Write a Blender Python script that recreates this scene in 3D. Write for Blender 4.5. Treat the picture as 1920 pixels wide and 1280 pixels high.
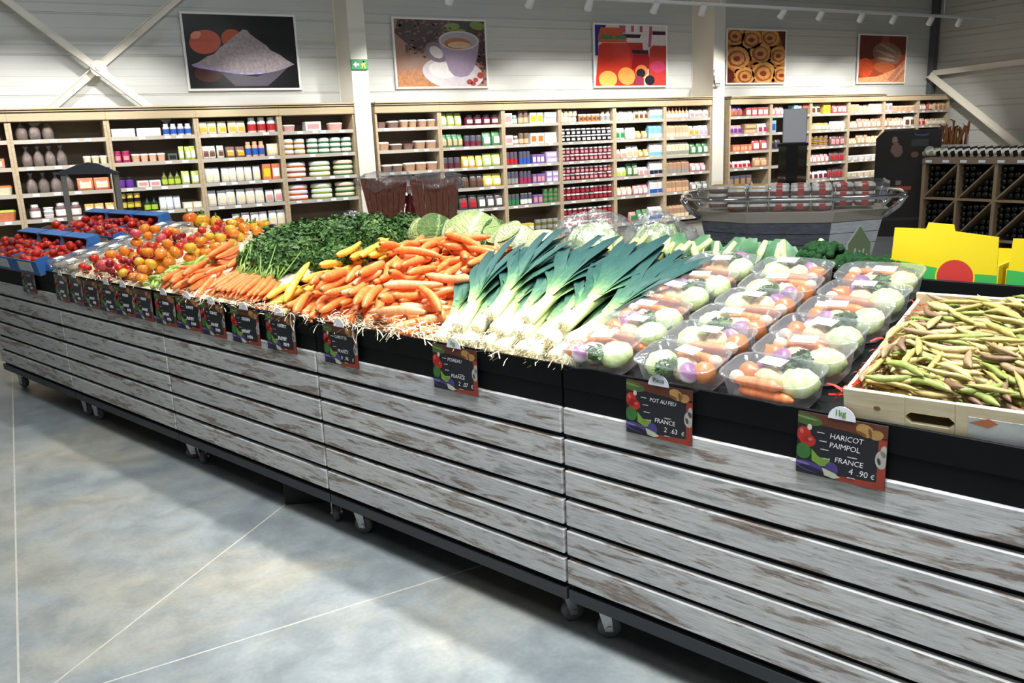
import bpy, math, random
import numpy as np
from mathutils import Matrix, Vector

random.seed(7)
rng = np.random.default_rng(11)
PI = math.pi
scene = bpy.context.scene
C = scene.collection
for _o in list(bpy.data.objects):
    bpy.data.objects.remove(_o)

# ------------------------------------------------------------------ camera
cam_d = bpy.data.cameras.new('camera')
cam_d.sensor_width = 36.0
cam_d.lens = 30.0
cam_d.clip_end = 200
cam = bpy.data.objects.new('camera', cam_d)
C.objects.link(cam)
RM = ((0.8649, -0.1505, 0.4788), (-0.5003, -0.1807, 0.8468), (-0.0410, -0.9720, -0.2316))
_cx = Vector([r[0] for r in RM]).normalized()
_cz = -Vector([r[2] for r in RM]).normalized()
_cy = _cz.cross(_cx).normalized()
_cx = _cy.cross(_cz)
cam.matrix_world = Matrix(((_cx.x, _cy.x, _cz.x, 0), (_cx.y, _cy.y, _cz.y, 0), (_cx.z, _cy.z, _cz.z, 1.575), (0, 0, 0, 1)))
scene.camera = cam

# ------------------------------------------------------------------ view, world
scene.view_settings.view_transform = 'Standard'
scene.view_settings.look = 'None'
scene.view_settings.gamma = 1.0
scene.view_settings.use_curve_mapping = False
scene.view_settings.exposure = 0.35
world = bpy.data.worlds.new('world')
scene.world = world
world.use_nodes = True
world.node_tree.nodes['Background'].inputs[0].default_value = (0.93, 0.97, 1.0, 1)
world.node_tree.nodes['Background'].inputs[1].default_value = 0.2

WALL_SPOT_W = 150.0
DISPLAY_SPOT_W = 125.0
FILL_PANEL_W = 55.0


def lin(h):
    h = h.lstrip('#')
    out = []
    for i in (0, 2, 4):
        c = int(h[i:i + 2], 16) / 255.0
        out.append(c / 12.92 if c <= 0.04045 else ((c + 0.055) / 1.055) ** 2.4)
    return tuple(out)


# ------------------------------------------------------------------ materials
class NT:
    def __init__(self, name):
        self.m = bpy.data.materials.new(name)
        self.m.use_nodes = True
        self.t = self.m.node_tree
        self.b = self.t.nodes['Principled BSDF']
        self.out = self.t.nodes['Material Output']

    def n(self, typ, **kw):
        nd = self.t.nodes.new(typ)
        for k, v in kw.items():
            setattr(nd, k, v)
        return nd

    def l(self, a, b):
        self.t.links.new(a, b)

    def s(self, **kw):
        for k, v in kw.items():
            self.b.inputs[k.replace('_', ' ')].default_value = v

    def noise(self, scale=5, detail=4, vec=None, rough=.55, dist=0):
        nd = self.n('ShaderNodeTexNoise')
        nd.inputs['Scale'].default_value = scale
        nd.inputs['Detail'].default_value = detail
        nd.inputs['Roughness'].default_value = rough
        nd.inputs['Distortion'].default_value = dist
        if vec is not None:
            self.l(vec, nd.inputs['Vector'])
        return nd.outputs['Fac']

    def ramp(self, fac, stops, interp='LINEAR'):
        nd = self.n('ShaderNodeValToRGB')
        cr = nd.color_ramp
        cr.interpolation = interp
        while len(cr.elements) < len(stops):
            cr.elements.new(0.5)
        for e, (p, c) in zip(cr.elements, stops):
            e.position = p
            e.color = (*c, 1) if len(c) == 3 else c
        self.l(fac, nd.inputs['Fac'])
        return nd.outputs['Color']

    def mix(self, fac, a, b, mode='MIX'):
        nd = self.n('ShaderNodeMix', data_type='RGBA', blend_type=mode)
        for sock, v in ((nd.inputs[0], fac), (nd.inputs[6], a), (nd.inputs[7], b)):
            if hasattr(v, 'type') and hasattr(v, 'is_linked'):
                self.l(v, sock)
            elif isinstance(v, (int, float)):
                sock.default_value = v
            else:
                sock.default_value = (*v, 1)
        return nd.outputs[2]

    def coords(self, kind='Object', scale=None, rnd=False):
        tc = self.n('ShaderNodeTexCoord')
        v = tc.outputs[kind]
        if scale or rnd:
            mp = self.n('ShaderNodeMapping')
            if scale:
                mp.inputs['Scale'].default_value = scale
            self.l(v, mp.inputs['Vector'])
            if rnd:
                oi = self.n('ShaderNodeObjectInfo')
                mu = self.n('ShaderNodeMath', operation='MULTIPLY')
                mu.inputs[1].default_value = 37.0
                self.l(oi.outputs['Random'], mu.inputs[0])
                cb = self.n('ShaderNodeCombineXYZ')
                for i in range(3):
                    self.l(mu.outputs[0], cb.inputs[i])
                self.l(cb.outputs[0], mp.inputs['Location'])
            v = mp.outputs[0]
        return v

    def bump(self, h, strength=.3, dist=.01):
        nd = self.n('ShaderNodeBump')
        nd.inputs['Strength'].default_value = strength
        nd.inputs['Distance'].default_value = dist
        self.l(h, nd.inputs['Height'])
        self.l(nd.outputs[0], self.b.inputs['Normal'])


MATS = {}


def mat(name, col, rough=.5, metal=0., var=0., scale=12., bump=0., objcol=False, spec=.5, sss=0.):
    """plain procedural material: base colour (or the object's own colour) broken up by noise"""
    if name in MATS:
        return MATS[name]
    t = NT(name)
    t.s(Roughness=rough, Metallic=metal)
    t.b.inputs['Specular IOR Level'].default_value = spec
    base = tuple(col)
    if objcol:
        oi = t.n('ShaderNodeObjectInfo')
        src = oi.outputs['Color']
    else:
        src = base
    if var > 0 or bump > 0:
        f = t.noise(scale, 4, t.coords('Object', None, True))
        if var > 0:
            g = t.ramp(f, [(0.25, (1 - var,) * 3), (0.75, (1 + var * .6,) * 3)])
            src = t.mix(1.0, src, g, 'MULTIPLY')
        if bump > 0:
            t.bump(f, bump, .005)
    if hasattr(src, 'is_linked'):
        t.l(src, t.b.inputs['Base Color'])
    else:
        t.b.inputs['Base Color'].default_value = (*base, 1)
    if sss:
        t.b.inputs['Subsurface Weight'].default_value = sss
        t.b.inputs['Subsurface Radius'].default_value = (.01, .006, .004)
    MATS[name] = t.m
    return t.m


def clear_plastic(name, tint=(1, 1, 1), gloss=.10, rough=.08, bump=0., scale=30., haze=.05):
    """thin clear plastic: see-through with a sharp reflection"""
    t = NT(name)
    t.t.nodes.remove(t.b)
    tr = t.n('ShaderNodeBsdfTransparent')
    tr.inputs[0].default_value = (*tint, 1)
    gl = t.n('ShaderNodeBsdfGlossy')
    gl.inputs['Roughness'].default_value = rough
    gl.inputs['Color'].default_value = (1, 1, 1, 1)
    fr = t.n('ShaderNodeLayerWeight')
    fr.inputs['Blend'].default_value = .25
    mt = t.n('ShaderNodeMath', operation='MULTIPLY_ADD')
    mt.inputs[1].default_value = .45
    mt.inputs[2].default_value = gloss
    t.l(fr.outputs['Facing'], mt.inputs[0])
    mx = t.n('ShaderNodeMixShader')
    t.l(mt.outputs[0], mx.inputs[0])
    t.l(tr.outputs[0], mx.inputs[1])
    t.l(gl.outputs[0], mx.inputs[2])
    df = t.n('ShaderNodeBsdfDiffuse')
    df.inputs['Color'].default_value = (.85, .86, .88, 1)  # whitish haze of reflected light put in as diffuse colour
    m2 = t.n('ShaderNodeMixShader')
    m2.inputs[0].default_value = haze
    t.l(mx.outputs[0], m2.inputs[1])
    t.l(df.outputs[0], m2.inputs[2])
    t.l(m2.outputs[0], t.out.inputs[0])
    if bump:
        f = t.noise(scale, 3, t.coords('Object'))
        bp = t.n('ShaderNodeBump')
        bp.inputs['Strength'].default_value = bump
        bp.inputs['Distance'].default_value = .02
        t.l(f, bp.inputs['Height'])
        t.l(bp.outputs[0], gl.inputs['Normal'])
        t.l(bp.outputs[0], fr.inputs['Normal'])
    MATS[name] = t.m
    return t.m


# ------------------------------------------------------------------ mesh building
class MB:
    def __init__(self):
        self.v = []
        self.f = []

    def add(self, vs, fs):
        o = len(self.v)
        self.v.extend([tuple(map(float, p)) for p in vs])
        self.f.extend([tuple(i + o for i in f) for f in fs])
        return self

    def box(self, x0, y0, z0, x1, y1, z1, m=None):
        vs = [(x, y, z) for z in (z0, z1) for y in (y0, y1) for x in (x0, x1)]
        if m is not None:
            vs = [m @ Vector(p) for p in vs]
        return self.add(vs, [(0, 2, 3, 1), (4, 5, 7, 6), (0, 1, 5, 4), (2, 6, 7, 3), (0, 4, 6, 2), (1, 3, 7, 5)])

    def bbox(self, x0, y0, z0, x1, y1, z1, b=.004):
        """box with chamfered edges"""
        b = min(b, (x1 - x0) * .45, (y1 - y0) * .45, (z1 - z0) * .45)
        vs = []
        for sx in (0, 1):
            for sy in (0, 1):
                for sz in (0, 1):
                    X, Y, Z = (x0, x1)[sx], (y0, y1)[sy], (z0, z1)[sz]
                    dx, dy, dz = (b, -b)[sx], (b, -b)[sy], (b, -b)[sz]
                    vs += [(X, Y + dy, Z + dz), (X + dx, Y, Z + dz), (X + dx, Y + dy, Z)]
        I = lambda sx, sy, sz, k: (sx * 4 + sy * 2 + sz) * 3 + k
        fs = []
        for s in (0, 1):
            fs.append([I(s, 0, 0, 0), I(s, 1, 0, 0), I(s, 1, 1, 0), I(s, 0, 1, 0)])
            fs.append([I(0, s, 0, 1), I(1, s, 0, 1), I(1, s, 1, 1), I(0, s, 1, 1)])
            fs.append([I(0, 0, s, 2), I(1, 0, s, 2), I(1, 1, s, 2), I(0, 1, s, 2)])
        for a in (0, 1):
            for c in (0, 1):
                fs.append([I(a, c, 0, 0), I(a, c, 1, 0), I(a, c, 1, 1), I(a, c, 0, 1)])
                fs.append([I(a, 0, c, 0), I(a, 1, c, 0), I(a, 1, c, 2), I(a, 0, c, 2)])
                fs.append([I(0, a, c, 1), I(1, a, c, 1), I(1, a, c, 2), I(0, a, c, 2)])
                for d in (0, 1):
                    fs.append([I(a, c, d, 0), I(a, c, d, 1), I(a, c, d, 2)])
        return self.add(vs, fs)

    def rings(self, rings, close=True, cap0=True, cap1=True):
        n = len(rings[0])
        vs = [p for r in rings for p in r]
        fs = []
        for i in range(len(rings) - 1):
            for j in range(n if close else n - 1):
                k = (j + 1) % n
                fs.append((i * n + j, i * n + k, (i + 1) * n + k, (i + 1) * n + j))
        if cap0:
            fs.append(tuple(range(n - 1, -1, -1)))
        if cap1:
            fs.append(tuple((len(rings) - 1) * n + j for j in range(n)))
        return self.add(vs, fs)

    def tube(self, pts, rad, n=8, caps=True):
        pts = [Vector(p) for p in pts]
        if not hasattr(rad, '__len__'):
            rad = [rad] * len(pts)
        up = Vector((0, 0, 1))
        rs = []
        for i, p in enumerate(pts):
            t = (pts[min(i + 1, len(pts) - 1)] - pts[max(i - 1, 0)]).normalized()
            a = up.cross(t)
            if a.length < 1e-3:
                a = Vector((1, 0, 0)).cross(t)
            a.normalize()
            b = t.cross(a)
            rs.append([p + (a * math.cos(2 * PI * j / n) + b * math.sin(2 * PI * j / n)) * rad[i] for j in range(n)])
        return self.rings(rs, True, caps, caps)

    def lathe(self, prof, n=12, c=(0, 0, 0), sx=1., sy=1.):
        rs = [[(c[0] + r * sx * math.cos(2 * PI * j / n), c[1] + r * sy * math.sin(2 * PI * j / n), c[2] + z) for j in range(n)] for r, z in prof]
        return self.rings(rs)

    def ell(self, c, r, nu=12, nv=8, fn=None, m=None):
        rs = []
        for i in range(nv + 1):
            th = PI * i / nv
            th = min(max(th, .06), PI - .06)
            row = []
            for j in range(nu):
                ph = 2 * PI * j / nu
                d = Vector((math.sin(th) * math.cos(ph), math.sin(th) * math.sin(ph), -math.cos(th)))
                k = fn(d, ph, th) if fn else 1.0
                p = Vector((d.x * r[0] * k, d.y * r[1] * k, d.z * r[2] * k))
                if m is not None:
                    p = m @ p
                row.append((c[0] + p.x, c[1] + p.y, c[2] + p.z))
            rs.append(row)
        return self.rings(rs)

    def poly(self, pts):
        return self.add(pts, [tuple(range(len(pts)))])

    def mesh(self, name, m=None, smooth=False):
        me = bpy.data.meshes.new(name)
        me.from_pydata(self.v, [], self.f)
        if m is not None:
            me.materials.append(m)
        if smooth:
            me.polygons.foreach_set('use_smooth', [True] * len(me.polygons))
        me.update()
        return me


def np_mesh(name, verts, faces, m, smooth=False):
    me = bpy.data.meshes.new(name)
    me.from_pydata(np.asarray(verts).tolist(), [], np.asarray(faces).tolist())
    me.materials.append(m)
    if smooth:
        me.polygons.foreach_set('use_smooth', [True] * len(me.polygons))
    me.update()
    return me


def put(name, data, parent=None, loc=None, rot=None, scale=None, mtx=None, color=None):
    o = bpy.data.objects.new(name, data)
    C.objects.link(o)
    if parent is not None:
        o.parent = parent
    if mtx is not None:
        o.matrix_basis = mtx
    if loc is not None:
        o.location = loc
    if rot is not None:
        o.rotation_euler = rot
    if scale is not None:
        o.scale = scale
    if color is not None:
        o.color = (*color, 1)
    return o


def tag(o, label, cat, group=None, kind=None):
    o['label'] = label
    o['category'] = cat
    if group:
        o['group'] = group
    if kind:
        o['kind'] = kind
    return o


def empty(name, loc=(0, 0, 0), rz=0., mtx=None):
    o = bpy.data.objects.new(name, None)
    o.empty_display_size = .1
    C.objects.link(o)
    if mtx is not None:
        o.matrix_basis = mtx
    else:
        o.location = loc
        o.rotation_euler = (0, 0, rz)
    return o


def struct(name, data, label, cat='building part', **kw):
    o = put(name, data, **kw)
    o['kind'] = 'structure'
    o['label'] = label
    o['category'] = cat
    return o


def setcol(o, col):
    o.color = (*col, 1)
    return o


ORD = 'first second third fourth fifth sixth seventh eighth ninth tenth eleventh twelfth thirteenth fourteenth fifteenth sixteenth seventeenth eighteenth nineteenth twentieth twenty-first twenty-second twenty-third twenty-fourth'.split()

# ------------------------------------------------------------------ produce island frame of reference
ANG = math.radians(108.2)
DV = Vector((math.cos(ANG), math.sin(ANG), 0))
NV = Vector((DV.y, -DV.x, 0))
V0 = 1.9046
MD = Matrix.Translation(NV * V0) @ Matrix.Rotation(ANG - PI, 4, 'Z')   # local x = -u (to the photo's right), y = depth, z = up
TILT = math.atan(.2)
BED0 = .885


def bedz(dv):
    return BED0 + .2 * dv


def LD(u, dv, z):
    return MD @ Vector((-u, dv, z))


def MDat(u, dv, z, rz=0., tilt=0.):
    return MD @ Matrix.Translation((-u, dv, z)) @ Matrix.Rotation(tilt, 4, 'X') @ Matrix.Rotation(rz, 4, 'Z')


# ------------------------------------------------------------------ lamps
white_metal = mat('white_lamp_metal', (.8, .8, .8), .35)
lamp_glow = NT('lamp_glow')
lamp_glow.s(Base_Color=(1, 1, 1, 1))
lamp_glow.b.inputs['Emission Color'].default_value = (1, .97, .92, 1)
lamp_glow.b.inputs['Emission Strength'].default_value = 12
lamp_glow = lamp_glow.m

_m = MB()
_m.box(-.012, -.02, -.05, .012, .02, 0)
bracket_me = _m.mesh('lamp_bracket', white_metal)
_m = MB()
_m.lathe([(.02, -.10), (.042, -.095), (.05, .03), (.05, .05), (.044, .05), (.04, .03)], 14)
head_me = _m.mesh('lamp_head', white_metal, True)
_m = MB()
_m.lathe([(.001, 0), (.04, 0)], 14, (0, 0, .038))
lens_me = _m.mesh('lamp_lens', lamp_glow)


def track_lamp(pos, target, watt, size, label, group, color=(1, .96, .9), blend=.7, rad=.06):
    r = empty('track_spotlight', pos)
    tag(r, label, 'lamp', group)
    put('bracket', bracket_me, r)
    d = (Vector(target) - Vector(pos)).normalized()
    q = d.to_track_quat('Z', 'Y').to_matrix().to_4x4()
    mt = Matrix.Translation((0, 0, -.08)) @ q
    put('lamp_head', head_me, r, mtx=mt)
    put('lens', lens_me, r, mtx=mt)
    ld = bpy.data.lights.new('spot', 'SPOT')
    ld.energy = watt
    ld.color = color
    ld.spot_size = math.radians(size)
    ld.spot_blend = blend
    ld.shadow_soft_size = rad
    lo = put('spot_beam', ld, r)
    q2 = (-d).to_track_quat('Z', 'Y').to_matrix().to_4x4()
    lo.matrix_basis = Matrix.Translation(Vector((0, 0, -.08)) + d * .09) @ q2
    return r


def rail(p0, p1, label):
    p0, p1 = Vector(p0), Vector(p1)
    L = (p1 - p0).length
    m = MB()
    m.box(0, -.02, 0, L, .02, .035)
    m.box(0, -.006, -.006, L, .006, 0)
    r = put('lighting_track', m.mesh('track', white_metal), loc=p0, rot=(0, 0, math.atan2((p1 - p0).y, (p1 - p0).x)))
    tag(r, label, 'lighting track')
    mm = MB()
    mm.tube([(0, 0, 0), (0, 0, 5.0 - p0.z)], .006, 6)
    me = mm.mesh('rod', white_metal)
    for k in range(4):
        put('hanger', me, r, loc=(L * (.08 + .28 * k), 0, .03))


rail((-2.5, 9.5, 3.25), (15.4, 9.5, 3.25), 'long white lighting track hanging in front of the wall shelves')
_xs = [-1.6, .2, 1.6, 2.9, 4.73, 5.82, 6.7, 7.77, 8.61, 10.15, 10.96, 11.89, 12.67, 13.61, 14.39]
_tx = [-1.2, .2, 1.3, 3.2, 4.6, 5.6, 7.1, 7.9, 9.0, 9.9, 11.2, 12.6, 13.2, 14.2, 15.4]
for _i, (_x, _t) in enumerate(zip(_xs, _tx)):
    track_lamp((_x, 9.5, 3.25), (_t, 11.1, 1.35), WALL_SPOT_W, 84, 'white track spotlight facing the shelves, %s from the left on the long track' % ORD[_i], 'wall track spotlights', blend=.55)
_a, _b = LD(7.2, .62, 3.45), LD(-.6, .62, 3.45)
rail(_a, _b, 'white lighting track hanging above the vegetable display')
for _i, (_u, _w) in enumerate(((6.6, .55), (5.4, .75), (4.3, 1.0), (3.3, 1.25), (2.5, 1.5), (1.8, 1.65), (1.1, 1.0), (.2, .5))):
    track_lamp(LD(_u, .62, 3.45), LD(_u, .34, 1.0), DISPLAY_SPOT_W * _w, 47, 'white track spotlight above the vegetables, %s from the far end' % ORD[_i], 'display track spotlights', (1, .97, .92), .8)

diffuser_me_mat = NT('fill_panel_diffuser')
diffuser_me_mat.b.inputs['Emission Color'].default_value = (.93, .97, 1, 1)
diffuser_me_mat.b.inputs['Emission Strength'].default_value = 2.0
_m = MB()
_m.box(-.65, -.17, 0, .65, .17, .05)
_pan = _m.mesh('fill_panel_housing', white_metal)
_m = MB()
_m.box(-.62, -.14, -.004, .62, .14, 0)
_dif = _m.mesh('fill_panel_diffuser', diffuser_me_mat.m)
for _i, (_x, _y, _k, _lb) in enumerate(((-1.8, 1.2, .35, 'nearest the camera'), (1.0, -.7, 2.0, 'behind the camera'), (.9, 1.0, 4.2, 'above the photographer'), (-1.6, 4.6, .15, 'over the left aisle'), (-.9, 8.6, .4, 'over the far left aisle'), (2.7, 6.2, .8, 'over the rear aisle'), (8.6, 5.4, .9, 'over the promotional island'))):
    r = empty('fill_light_panel', (_x, _y, 4.85))  # unseen panels added to brighten floor, slats, baskets and island
    tag(r, 'unseen white light panel added as fill ' + _lb, 'lamp', 'added fill light panels')
    put('housing', _pan, r)
    put('diffuser', _dif, r)
    ld = bpy.data.lights.new('panel', 'AREA')
    ld.shape = 'RECTANGLE'
    ld.size = 1.24
    ld.size_y = .28
    ld.energy = FILL_PANEL_W * _k
    ld.color = (.93, .97, 1)
    put('fill_panel_glow', ld, r, loc=(0, 0, -.012))

# ------------------------------------------------------------------ floor
t = NT('polished_concrete')
_v = t.coords('Object')
_f1 = t.noise(.9, 5, _v, .6, .6)
_f2 = t.noise(5.5, 6, _v, .65, .3)
_f3 = t.noise(60, 3, _v)
_c1 = t.ramp(_f1, [(.3, lin('7c8488')), (.46, lin('929898')), (.58, lin('a19f93')), (.72, lin('acb0b0'))])
_c2 = t.ramp(_f2, [(.3, (.74, .75, .76)), (.55, (1, 1, 1)), (.75, (1.18, 1.18, 1.2))])
_c = t.mix(1.0, _c1, _c2, 'MULTIPLY')
_c3 = t.ramp(_f3, [(.3, (.92, .92, .92)), (.7, (1.05, 1.05, 1.05))])
t.l(t.mix(1.0, _c, _c3, 'MULTIPLY'), t.b.inputs['Base Color'])
_rr = t.ramp(_f2, [(.3, (.30, .30, .30)), (.7, (.46, .46, .46))])
t.l(_rr, t.b.inputs['Roughness'])
t.bump(_f3, .05, .002)
concrete = t.m
_m = MB()
_m.box(-14, -8, -.2, 16.65, 11.5, 0)
floor = struct('floor', _m.mesh('floor', concrete), 'grey mottled polished concrete floor', 'floor')
joint_mat = mat('joint_filler', lin('c2beb2'), .6, var=.15, scale=25)


def joint(x0, y0, x1, y1, wd=.0065):
    L = math.hypot(x1 - x0, y1 - y0)
    m = MB()
    m.box(0, -wd / 2, 0, L, wd / 2, .0012)
    put('joint', m.mesh('joint', joint_mat), floor, loc=(x0, y0, 0), rot=(0, 0, math.atan2(y1 - y0, x1 - x0)))


joint(-.215, -8, -.215, 11.4)
joint(-.21, 2.655, 10, 2.655)
joint(-.21, 2.655, .87, 3.68)
joint(-14, 7.9, -.215, 7.9)

# ------------------------------------------------------------------ walls: horizontal ribbed cladding panels
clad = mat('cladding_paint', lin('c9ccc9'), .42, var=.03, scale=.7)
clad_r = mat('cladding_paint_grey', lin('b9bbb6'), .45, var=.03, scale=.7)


def cladding(parent, L, m, z1=5.0, pitch=.455, first=-.015):
    prof = [(0, 0), (.0, .012), (-.012, .016), (-.012, .105), (-.003, .118), (-.003, .218), (-.006, .222), (-.006, .30), (-.003, .304), (-.003, .445), (.006, .449), (.006, .455)]
    mb = MB()
    rs = [[(x, y, z) for (y, z) in prof] for x in (0, L)]
    mb.rings(rs, False, False, False)
    me = mb.mesh('cladding_panel', m)
    z = first
    while z < z1:
        put('cladding_panel', me, parent, loc=(0, 0, z))
        z += pitch


_m = MB()
_m.box(-14, 11.515, 0, 16.7, 11.7, 5)
wb = struct('wall_back', _m.mesh('wall_core', clad), 'light grey ribbed metal cladding wall behind the shelves', 'wall')
_e = put('cladding', None, wb, loc=(-14, 11.5, 0))
cladding(_e, 30.7, clad)
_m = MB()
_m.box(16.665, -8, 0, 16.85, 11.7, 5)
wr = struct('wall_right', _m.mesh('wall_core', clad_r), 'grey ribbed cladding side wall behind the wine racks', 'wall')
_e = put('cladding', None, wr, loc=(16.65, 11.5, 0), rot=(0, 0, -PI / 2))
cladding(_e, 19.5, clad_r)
_m = MB()
_m.box(-14.2, -8, 0, -14, 11.7, 5)
struct('wall_left', _m.mesh('wall_left', clad), 'light grey side wall far to the left', 'wall')
_m = MB()
_m.box(-14.2, -8, 5, 16.85, 11.7, 5.15)
struct('ceiling', _m.mesh('ceiling', mat('ceiling_paint', lin('9a9c9c'), .7, var=.05)), 'grey metal deck ceiling', 'ceiling')
_m = MB()
_m.box(16.48, 11.38, 0, 16.62, 11.49, 5)
struct('trim_1', _m.mesh('corner_duct', mat('dark_duct', lin('55585a'), .5, var=.1)), 'dark grey duct running up the wall corner', 'trim')

# ------------------------------------------------------------------ steel columns and bracing
cream = mat('cream_steel_paint', lin('e4e0d4'), .4, var=.03, scale=2)
for _x0, _x1, _nm in ((3.995, 4.225, 'beside the cup picture'), (10.19, 10.44, 'beside the pastry picture')):
    _r = empty('steel_column', ((_x0 + _x1) / 2, 10.96, 0))
    tag(_r, 'tall cream painted steel column standing between shelf runs ' + _nm, 'column', 'steel columns')
    _h = (_x1 - _x0) / 2
    _m = MB()
    _m.bbox(-_h, 0, 0, _h, .014, 5, .003)
    put('front_flange', _m.mesh('flange', cream), _r)
    _m = MB()
    _m.box(-_h + .012, .014, 0, _h - .012, .52, 5)
    put('casing', _m.mesh('casing', cream), _r)
    _m = MB()
    _m.bbox(-_h, .52, 0, _h, .535, 5, .003)
    put('rear_flange', _m.mesh('flange', cream), _r)


def strut(name, p0, p1, wd, dp, nrm, label, cat='brace'):
    """L-shaped brace from p0 to p1 lying on a wall with normal nrm"""
    p0, p1, n = Vector(p0), Vector(p1), Vector(nrm)
    x = (p1 - p0).normalized()
    y = n.cross(x).normalized()
    L = (p1 - p0).length
    mt = Matrix(((x.x, y.x, n.x, p0.x), (x.y, y.y, n.y, p0.y), (x.z, y.z, n.z, p0.z), (0, 0, 0, 1)))
    r = empty(name, mtx=mt)
    tag(r, label, cat)
    m = MB()
    m.bbox(0, -wd / 2, 0, L, wd / 2, .012, .002)
    put('flat_flange', m.mesh('flange', cream), r)
    m = MB()
    m.bbox(0, -wd / 2, 0, L, -wd / 2 + .012, dp, .002)
    put('upright_flange', m.mesh('flange', cream), r)
    return r


strut('diagonal_brace', (-.85, 11.28, 4.22), (1.75, 11.28, 1.93), .085, .06, (0, -1, 0), 'cream steel brace falling to the right across the left wall')
strut('diagonal_brace', (3.1, 11.36, 4.22), (.28, 11.36, 1.93), .085, .06, (0, -1, 0), 'cream steel brace rising to the right towards the flour picture')
_m = MB()
_m.lathe([(.09, -.02), (.09, .0), (.03, .0), (.03, .02)], 16)
_g = put('brace_plate', _m.mesh('plate', cream, False), loc=(1.06, 11.24, 2.55), rot=(PI / 2, 0, 0))
tag(_g, 'round cream plate where the crossed braces meet', 'plate')
strut('horizontal_brace', (16.5, 11.45, 2.50), (16.5, 4.5, 2.72), .11, .07, (-1, 0, 0), 'cream steel bar running along the grey side wall')
strut('diagonal_brace', (16.42, 11.38, 2.48), (16.42, 8.0, -.02), .12, .07, (-1, 0, 0), 'cream steel brace sloping down the grey side wall')

# exit sign and small unit on the columns
_r = empty('exit_sign', (4.1, 10.93, 2.575))
tag(_r, 'small green emergency exit sign on the column beside the cup picture', 'sign')
_m = MB()
_m.bbox(-.115, 0, -.065, .115, .03, .065, .006)
put('sign_body', _m.mesh('sign_body', mat('sign_green', lin('1f9a5a'), .4)), _r)
_m = MB()
_m.poly([(-.09, -.003, 0), (-.045, -.003, -.04), (-.045, -.003, -.015), (-.005, -.003, -.015), (-.005, -.003, .015), (-.045, -.003, .015), (-.045, -.003, .04)])
put('arrow', _m.mesh('arrow', mat('sign_white', (.9, .9, .88), .5)), _r)
_m = MB()
_m.poly([(.02, -.003, -.045), (.035, -.003, -.045), (.05, -.003, -.01), (.07, -.003, -.045), (.088, -.003, -.04), (.066, -.003, .005), (.085, -.003, .012), (.08, -.003, .025), (.055, -.003, .022), (.03, -.003, .02), (.012, -.003, -.004), (.022, -.003, -.01), (.036, -.003, .004)])
_m.lathe([(.001, 0), (.011, 0)], 10, (.058, 0, 0))
for _k in range(13, len(_m.v)):
    _p = _m.v[_k]
    _m.v[_k] = (_p[0], -.003, .037 + _p[1])
put('running_figure', _m.mesh('figure', mat('sign_yellow', lin('f2d24a'), .5)), _r)
_r = empty('wall_telephone', (10.24, 10.92, 2.40))
tag(_r, 'small white control box fixed to the column beside the pastry picture', 'control box')
_m = MB()
_m.bbox(-.05, 0, -.09, .11, .04, .13, .008)
put('case', _m.mesh('case', mat('case_white', (.75, .75, .72), .4)), _r)
_m = MB()
_m.tube([(-.07, -.02, .10), (-.095, -.03, .05), (-.09, -.03, -.08), (-.05, -.01, -.13), (.05, 0, -.13)], .018, 8)
put('handset', _m.mesh('handset', mat('case_grey', (.45, .45, .44), .4), True), _r)
_m = MB()
for _k in range(3):
    _m.box(.0, -.004, -.05 + _k * .035, .08, 0, -.032 + _k * .035)
put('keys', _m.mesh('keys', mat('case_grey', (.45, .45, .44), .4)), _r)

# ------------------------------------------------------------------ posters on the wall
ink = mat('print_ink', (1, 1, 1), .28, objcol=True, var=.12, scale=14)
ink_rough = mat('print_ink_grainy', (1, 1, 1), .28, objcol=True, var=.4, scale=26)
frame_mat = mat('poster_frame', lin('e8e8ea'), .35)


def blob(cx, cy, rx, ry, n=26, rot=0., jit=0., lobes=0):
    out = []
    for i in range(n):
        a = 2 * PI * i / n
        k = 1 + jit * random.uniform(-1, 1) + (.08 * math.sin(lobes * a) if lobes else 0)
        x, y = rx * k * math.cos(a), ry * k * math.sin(a)
        out.append((cx + x * math.cos(rot) - y * math.sin(rot), cy + x * math.sin(rot) + y * math.cos(rot)))
    return out


def poster(x0, x1, z0, z1, label, bg, shapes):
    W, Hh = x1 - x0, z1 - z0
    r = empty('wall_poster', (x0, 11.45, z0))
    tag(r, label, 'poster', 'food posters on the wall')
    f = .028
    m = MB()
    for a in ((0, 0, W, f), (0, Hh - f, W, Hh), (0, f, f, Hh - f), (W - f, f, W, Hh - f)):
        m.bbox(a[0], -.012, a[1], a[2], .02, a[3], .004)
    put('frame', m.mesh('poster_frame', frame_mat), r)
    m = MB()
    m.box(f, 0, f, W - f, .02, Hh - f)
    put('print', m.mesh('print_ground', ink), r, color=lin(bg))
    iw, ih = W - 2 * f, Hh - 2 * f
    for i, (nm, col, polys, *rest) in enumerate(shapes):
        m = MB()
        for pl in polys:
            pl = [(min(max(x, 0), 1), min(max(y, 0), 1)) for x, y in pl]
            m.poly([(f + x * iw, -.0006 * (i + 1), f + y * ih) for x, y in pl])
        put(nm, m.mesh(nm, ink_rough if rest else ink), r, color=lin(col))


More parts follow.
